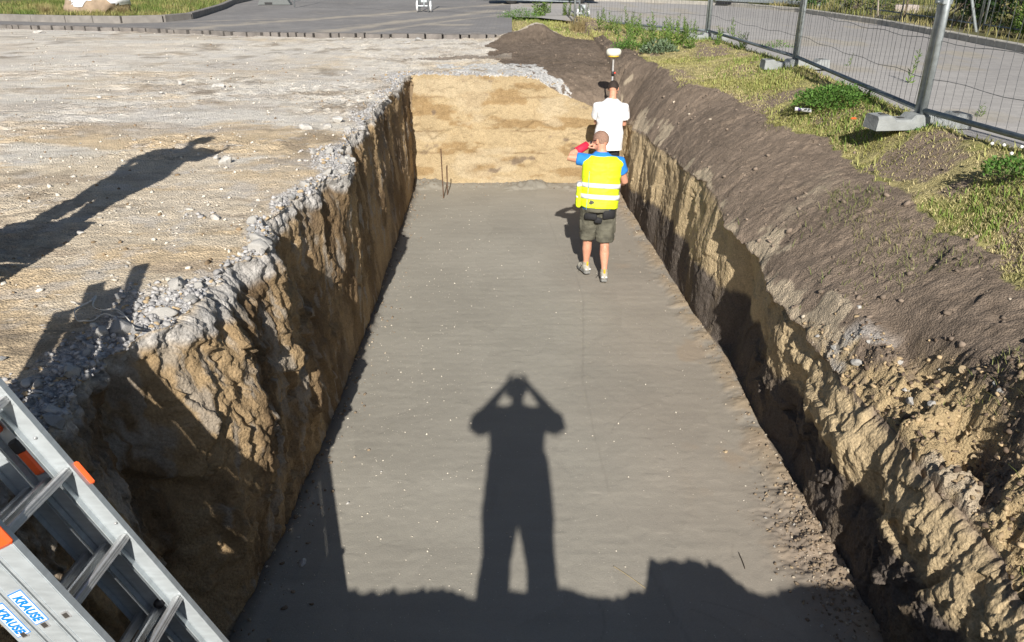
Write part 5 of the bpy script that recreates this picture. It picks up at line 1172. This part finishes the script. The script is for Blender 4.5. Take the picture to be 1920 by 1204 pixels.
# ------------------------------------------------------------------ PLANTS
def leaf_mat(name, a, b, tr=.25):
    m, t, p = node_mat(name); N = t.nodes; L = t.links
    at_ = N.new('ShaderNodeAttribute'); at_.attribute_name = 'Col'; L.new(at_.outputs['Color'], p.inputs['Base Color']); p.inputs['Roughness'].default_value = .6; p.inputs['Specular IOR Level'].default_value = .3
    tb = N.new('ShaderNodeBsdfTranslucent'); L.new(at_.outputs['Color'], tb.inputs['Color']); mx = N.new('ShaderNodeMixShader'); mx.inputs[0].default_value = tr
    L.new(p.outputs[0], mx.inputs[1]); L.new(tb.outputs[0], mx.inputs[2]); L.new(mx.outputs[0], N['Material Output'].inputs[0]); return m
LEAF = leaf_mat('leaf', 0, 0)
def blades(name, pos, nrm, hgt, wid, colr, lean=.5, parent=None, vary=.3):
    """curved grass blades, three quads' worth of triangles each"""
    n = len(pos); a = rng.random(n) * 6.283; d = np.stack([np.cos(a), np.sin(a), 0 * a], -1); s = np.stack([-np.sin(a), np.cos(a), 0 * a], -1)
    up = np.array([0, 0, 1.]) + lean * d * rng.random((n, 1)); h = hgt[:, None]; w_ = wid[:, None]
    p1 = pos + up * h * .5; p2 = pos + up * h * .85 + d * h * lean * rng.random((n, 1)) * .6
    V5 = np.stack([pos - s * w_, pos + s * w_, p1 - s * w_ * .8, p1 + s * w_ * .8, p2], 1)
    f = (np.array([(0, 1, 3), (0, 3, 2), (2, 3, 4)])[None] + 5 * np.arange(n)[:, None, None]).reshape(-1, 3)
    c = np.repeat(colr[:, None], 5, 1).reshape(-1, 3)
    return np_mesh(name, V5.reshape(-1, 3), f, LEAF, c, False, parent)
def leaves(center, up, size, colr, wratio=.4):
    """leaf-shaped quads: returns verts, faces, colours"""
    n = len(center); d = up / np.linalg.norm(up, axis=1)[:, None]; r = rng.normal(size=(n, 3)); s = np.cross(d, r); s /= np.linalg.norm(s, axis=1)[:, None]; z = np.cross(s, d)
    L_ = size[:, None]; Q = np.stack([center, center + d * L_ * .45 + s * L_ * wratio * .5 + z * L_ * .06, center + d * L_ - z * L_ * .05, center + d * L_ * .45 - s * L_ * wratio * .5 + z * L_ * .06], 1)
    f = (np.array([(0, 1, 2, 3)])[None] + 4 * np.arange(n)[:, None, None]).reshape(-1, 4)
    return Q.reshape(-1, 3), f, np.repeat(colr[:, None], 4, 1).reshape(-1, 3)
# grass
wg = qtop * (q_grass > .5) * (qc[:, 2] > 1.6)
patch = fbm(qc[:, 0], qc[:, 1], qc[:, 0] * 0, 1.1, 4, 501); vis = 1 / (1 + .012 * qc[:, 1] ** 2)
def gcolr(p, base, alt, s):
    k = np.clip(.5 + 1.6 * fbm(p[:, 0], p[:, 1], p[:, 0] * 0, 1.4, 4, s) + .35 * (rng.random(len(p)) - .5), 0, 1)[:, None]
    return (np.array(base)[None] * (1 - k) + np.array(alt)[None] * k) * (1 + .5 * (rng.random((len(p), 1)) - .5))
ps, nn = sample(wg * vis * (.22 + np.clip(.5 + 2.5 * patch, 0, 1)), 110000)
tag(blades('dry_grass', ps, nn, .010 + .024 * rng.random(len(ps)), .0016 + .0018 * rng.random(len(ps)) + .0002 * ps[:, 1], gcolr(ps, (.56, .48, .26), (.42, .40, .15), 511), 1.3), kind='stuff')
farg = np.exp(-((qc[:, 0] - xf_t(qc[:, 1])) / .8) ** 2) + sm(13, 18, qc[:, 1]) * .6
ps, nn = sample(wg * vis * farg * np.clip(.6 + 2.5 * patch, 0, 1), 17000)
tag(blades('green_grass', ps, nn, .025 + .08 * rng.random(len(ps)), .0022 + .0024 * rng.random(len(ps)) + .0002 * ps[:, 1], gcolr(ps, (.20, .29, .06), (.40, .40, .14), 521), .8), kind='stuff')
# stray blades on the soil bank
ps, nn = sample(qtop * (q_soil > .5) * (q_grass < .5) * np.exp(-((qc[:, 0] - 2.95) / .35) ** 2) * (qc[:, 1] < 9) * (patch > .12), 1500)
tag(blades('sparse_grass', ps, nn, .03 + .05 * rng.random(len(ps)), np.full(len(ps), .0022), gcolr(ps, (.30, .28, .12), (.16, .22, .05), 531), 1.2), kind='stuff')
def flat_sample(n, fx_, z, acc):
    P_ = []
    while sum(len(q) for q in P_) < n:
        p = fx_(rng.random((n, 2))); k = acc(p[:, 0], p[:, 1]); P_.append(p[rng.random(n) < k])
    p = np.concatenate(P_)[:n]; return np.concatenate([p, np.full((n, 1), z)], 1)
ik = lambda x, y: (x < np.interp(y, [q[1] for q in isl[5:]], [q[0] for q in isl[5:]]) - .15) & (y > np.interp(x, [q[0] for q in isl], [q[1] for q in isl]) + .15) if False else (x < np.interp(y, [21.95, 22.4, 23.4, 25, 28.5, 32, 36], [-10.4, -9.6, -9.3, -9.55, -10.15, -10.95, -11.4])) & (y > np.interp(x, [-22, -14.2, -12, -10.4, -9.5], [23.45, 23.0, 22.35, 22.15, 22.6]))
ps = flat_sample(16000, lambda r: np.stack([-18 + 9 * r[:, 0], 22 + 12 * r[:, 1] ** 1.4], -1), 2.2, lambda x, y: ik(x, y) * (.25 + .75 * (fbm(x, y, x * 0, .8, 3, 541) > -.1)) * 1.0)
tag(blades('island_grass', ps, ps, .06 + .16 * rng.random(len(ps)), .006 + .004 * rng.random(len(ps)), gcolr(ps, (.15, .21, .05), (.36, .32, .13), 551), .7), kind='stuff')
ps = flat_sample(16000, lambda r: np.stack([9 + 9 * r[:, 0] ** 1.5, 12 + 24 * r[:, 1]], -1), 2.18, lambda x, y: (x > np.interp(y, [p[1] for p in kx], [p[0] for p in kx]) + .2) * (.2 + .8 * (fbm(x, y, x * 0, .5, 3, 561) > -.05)))
tag(blades('verge_grass', ps, ps, .06 + .22 * rng.random(len(ps)), .006 + .005 * rng.random(len(ps)), gcolr(ps, (.18, .20, .06), (.40, .35, .16), 571), .7), kind='stuff')

def weed(x, y, z, h, kind, label, group=None, name='weed', n=None):
    root = empty(name, (x, y, z)); tag(root, label, 'weed', group); ps, us, ss, cs = [], [], [], []
    if kind == 'tall':                       # a few upright stems with narrow leaves all the way up
        q = MB(); ns = n or 4
        for i in range(ns):
            a = random.random() * 6.28; ln = random.uniform(.7, 1) * h; b0 = V(.06 * math.cos(a), .06 * math.sin(a), 0) * random.random() * (1 + ns / 6); tip = b0 + V(.10 * math.cos(a) * ln / .5, .10 * math.sin(a), ln); q.tube([b0, b0.lerp(tip, .5) + V(.01, 0, 0), tip], [.006, .0045, .002], 5)
            for t in np.linspace(.08, 1, int(ln * 60) + 6):
                c_ = b0.lerp(tip, t); th = random.random() * 6.28; ps.append(c_[:]); us.append((math.cos(th), math.sin(th), random.uniform(.3, 1.3))); ss.append(random.uniform(.06, .11) * (1.15 - .6 * t) * (h / .5) ** .5); cs.append(random.choice(((.12, .21, .035), (.16, .26, .05), (.10, .17, .04))))
        q.build('stems', mat('green_stem', (.14, .18, .06), .7), root); wr_ = .26
    elif kind == 'bush':                     # low rounded clump of small leaves
        nl = n or 1200; v = rng.normal(size=(nl, 3)); v /= np.linalg.norm(v, axis=1)[:, None]; v *= (.35 + .65 * rng.random((nl, 1)) ** .5); lob = 1 + .3 * fbm(v[:, 0], v[:, 1], v[:, 2], 2.2, 2, 5)[:, None]; v = v * lob
        P_ = np.stack([v[:, 0] * h * 1.25, v[:, 1] * h * .9, np.abs(v[:, 2]) * h * .62 + .01], -1); ps = list(P_); us = list(v * np.array([1, 1, .5]) + np.array([0, 0, .5]) + .5 * rng.normal(size=(nl, 3))); ss = list(.020 + .03 * rng.random(nl)); gcol_ = np.array([(.10, .21, .04), (.14, .27, .055), (.08, .155, .035)])[rng.integers(0, 3, nl)]; cs = list(gcol_)
        q = MB(); [q.tube([(0, 0, 0), tuple(P_[i] * .9)], [.004, .002], 4, False) for i in range(0, nl, max(1, nl // 30))]; q.build('stems', mat('green_stem', (.14, .18, .06), .7), root); wr_ = .5
    elif kind == 'grey':
        nl = n or 500; v = rng.normal(size=(nl, 3)); v /= np.linalg.norm(v, axis=1)[:, None]; v *= (.3 + .7 * rng.random((nl, 1)) ** .5); P_ = np.stack([v[:, 0] * h * 1.1, v[:, 1] * h * .9, np.abs(v[:, 2]) * h * .7], -1); ps = list(P_); us = list(v + np.array([0, 0, .6]) + .4 * rng.normal(size=(nl, 3))); ss = list(.04 + .05 * rng.random(nl)); cs = list(np.array([(.16, .22, .13), (.20, .27, .16), (.11, .16, .09)])[rng.integers(0, 3, nl)])
        q = MB(); [q.tube([(0, 0, 0), tuple(P_[i] * .9)], [.004, .002], 4, False) for i in range(0, nl, max(1, nl // 20))]; q.build('stems', mat('green_stem', (.14, .18, .06), .7), root); wr_ = .45
    elif kind == 'straw':
        nl = n or 260; a = rng.random(nl) * 6.28; q = None
        b_ = blades('straw_tuft', np.stack([.5 * h * rng.random(nl) * np.cos(a), .5 * h * rng.random(nl) * np.sin(a), 0 * a], -1), None, h * (.5 + .6 * rng.random(nl)), np.full(nl, .0035 + .0 * h), np.array([(.42, .34, .18)]) * (1 + .5 * (rng.random((nl, 1)) - .5)), 1.1, root); return root
    Q, f, c = leaves(np.array(ps), np.array(us), np.array(ss), np.array(cs) * (1 + .4 * (rng.random((len(cs), 1)) - .5)), wr_)
    np_mesh('leaves', Q, f, LEAF, c, False, root)
    if kind == 'flower':
        pass
    return root
tallp = [(1186, 78, .55), (1197, 70, .5), (1143, 58, .45), (1158, 62, .42), (1168, 88, .5), (1180, 60, .55), (1210, 92, .5), (1228, 84, .62), (1240, 96, .55), (1252, 80, .5), (1264, 90, .6), (1290, 72, .42), (1296, 92, .45), (1095, 42, .5), (1060, 34, .6), (1028, 30, .55), (1345, 84, .35), (1362, 80, .38), (1276, 84, .5), (1392, 96, .35), (1126, 50, .45)]
for (px, py, h) in tallp:
    p = on(px, py, 2.1); weed(p.x, p.y, p.z - .02, h, 'tall', 'upright green weed in the row of tall weeds before the far fence panel', 'tall weeds along the far fence', n=random.choice((4, 5, 7)))
for (px, py, h, k, lb, n) in ((1565, 196, .36, 'bush', 'dense bright green clump of weed in the grass midway along the fence', 2600), (1236, 98, .30, 'grey', 'grey green clump of weed in front of the tall weeds', 500), (1180, 92, .25, 'bush', 'yellowish green low weed clump left of the grey green one', 600),
                              (975, 38, .55, 'bush', 'light green bushy weed at the corner of the paving', 1500), (1012, 36, .9, 'tall', 'tallest dark green weed at the paving corner', 9), (1378, 80, .7, 'tall', 'single tall thin weed standing against the road', 1), (1690, 172, .55, 'tall', 'lone weed leaning at the fence in front of the road', 1), (1582, 135, .35, 'tall', 'small weed poking through the fence wire right of the second post', 1),
                              (1892, 400, .22, 'grey', 'dark green weed clump at the right edge of the picture', 420), (1900, 325, .20, 'bush', 'leafy weed with white flower heads near the right edge', 500), (1815, 235, .22, 'tall', 'small weed growing beside the nearest fence foot', 3), (1740, 255, .16, 'bush', 'small dark weed in front of the nearest fence foot', 300),
                              (1320, 75, .3, 'bush', 'green weed at the base of the third fence post', 420), (1455, 66 + 30, .3, 'bush', 'small green weed left of the second fence foot', 300), (1515, 290, .22, 'straw', 'dry straw tuft on the dark soil bank', 160), (1640, 375, .10, 'straw', 'small dry grass tuft in the pale streak of the soil bank', 90), (1715, 455, .10, 'straw', 'low dry tuft near the grass edge on the soil bank', 90), (1086, 60, .5, 'straw', 'tall dry straw tuft beside the far fence post', 260)):
    p = on(px, py, 2.0); r_ = weed(p.x, p.y, p.z - .01, h, k, lb, None, n=n)
    if 'white flower' in lb:
        q = MB(); [q.ball((random.uniform(-.2, .2), random.uniform(-.15, .15), random.uniform(.16, .26)), .013, nu=8, nv=5) for _ in range(9)]; q.build('flower_heads', mat('white_petals', (.8, .8, .78), .7), r_)
def shrub(x, y, z, rx, ry, h, n, label, pal, size=.07, name='shrub', trunk=True, seed=3, group=None):
    root = empty(name, (x, y, z)); tag(root, label, 'shrub', group); r = np.random.default_rng(seed)
    nb = 26; bc_ = np.stack([r.uniform(-.8, .8, nb) * rx, r.uniform(-.8, .8, nb) * ry, r.uniform(.12, .95, nb) * h], -1); br = r.uniform(.25, .5, nb) * min(rx, h * .5)
    k = r.integers(0, nb, n); v = r.normal(size=(n, 3)); v /= np.linalg.norm(v, axis=1)[:, None]; P_ = bc_[k] + v * br[k][:, None] * (.4 + .6 * r.random((n, 1)) ** .4); P_[:, 2] = np.maximum(P_[:, 2], .03)
    cc_ = np.array(pal)[r.integers(0, len(pal), n)] * (1 + .35 * (r.random((n, 1)) - .5))
    Q, f, c = leaves(P_, v + np.array([0, 0, .3]) + .6 * r.normal(size=(n, 3)), size * (.6 + .8 * r.random(n)), cc_, .5)
    np_mesh('crown', Q, f, LEAF, c, False, root)
    q = MB()
    for i in range(nb): q.tube([(0, 0, 0), tuple(bc_[i] * np.array([.4, .4, .45])), tuple(bc_[i])], [.03, .018, .007], 6, False)
    q.build('trunk', mat('shrub_bark', (.10, .08, .06), .9, bump=.5), root)
    return root
DG = [(.035, .075, .02), (.05, .10, .028), (.08, .14, .035)]
shrub(11.3, 17.6, 2.2, 1.3, 1.5, 2.6, 9000, 'large dark green bush behind the far fence at the top right', DG, .10, seed=3)
shrub(12.4, 14.6, 2.2, 1.2, 1.3, 2.2, 6500, 'dark bush at the right edge behind the far fence', DG, .10, seed=4)
shrub(11.6, 20.4, 2.2, .9, .9, 2.0, 3500, 'smaller dark bush left of the large one behind the far fence', DG, .09, seed=8)
shrub(9.75, 27.2, 2.15, .55, .5, .7, 1500, 'small green bush before the right end of the sliding gate', [(.07, .14, .03), (.10, .18, .05)], .08, seed=5)
shrub(10.6, 24.6, 2.15, 1.0, .5, .5, 1500, 'low scrub under the far fence right of the gate', [(.12, .17, .05), (.22, .22, .08)], .07, seed=6)
for i, (x, y, h) in enumerate(((10.1, 16.0, .85), (10.2, 15.3, .95), (10.0, 14.6, .8), (10.3, 16.6, .75))):
    weed(x, y, 2.18, h, 'tall', 'yellow green tall weed at the kerb in front of the dark bush', 'tall weeds on the far verge', n=8)
# covered heap on the kerb island
root = empty('covered_heap', (-12.15, 24.3, 2.2)); tag(root, 'heap of brown earth half wrapped in white plastic on the grass island', 'heap')
v, f = rock_mesh(91, 1.0, .98, .6, .62, sub=4, angular=.15); v[:, 2] = np.maximum(v[:, 2] + .2, 0)
np_mesh('earth', v, f, mat('heap_earth', (.33, .25, .18), .95, var=.25, scale=6, bump=.6, bscale=20), None, True, root)
v2 = v * np.array([1.03, 1.04, 1.04]); k = (v2[f].mean(1)[:, 2] > .22) & (v2[f].mean(1)[:, 2] > .34 + .12 * np.sin(v2[f].mean(1)[:, 0] * 5)); v2[:, 2] += .03 * fbm(v2[:, 0], v2[:, 1], v2[:, 2], 4, 3, 7)
np_mesh('plastic_sheet', v2, f[k], mat('white_film', (.74, .75, .78), .3, var=.08, scale=8, bump=.8, bscale=9), None, True, root)
weed(-13.3, 23.6, 2.2, .35, 'straw', 'dry straw at the left foot of the covered heap', None, n=300); weed(-11.0, 23.3, 2.2, .35, 'straw', 'dry straw at the right foot of the covered heap', None, n=300)
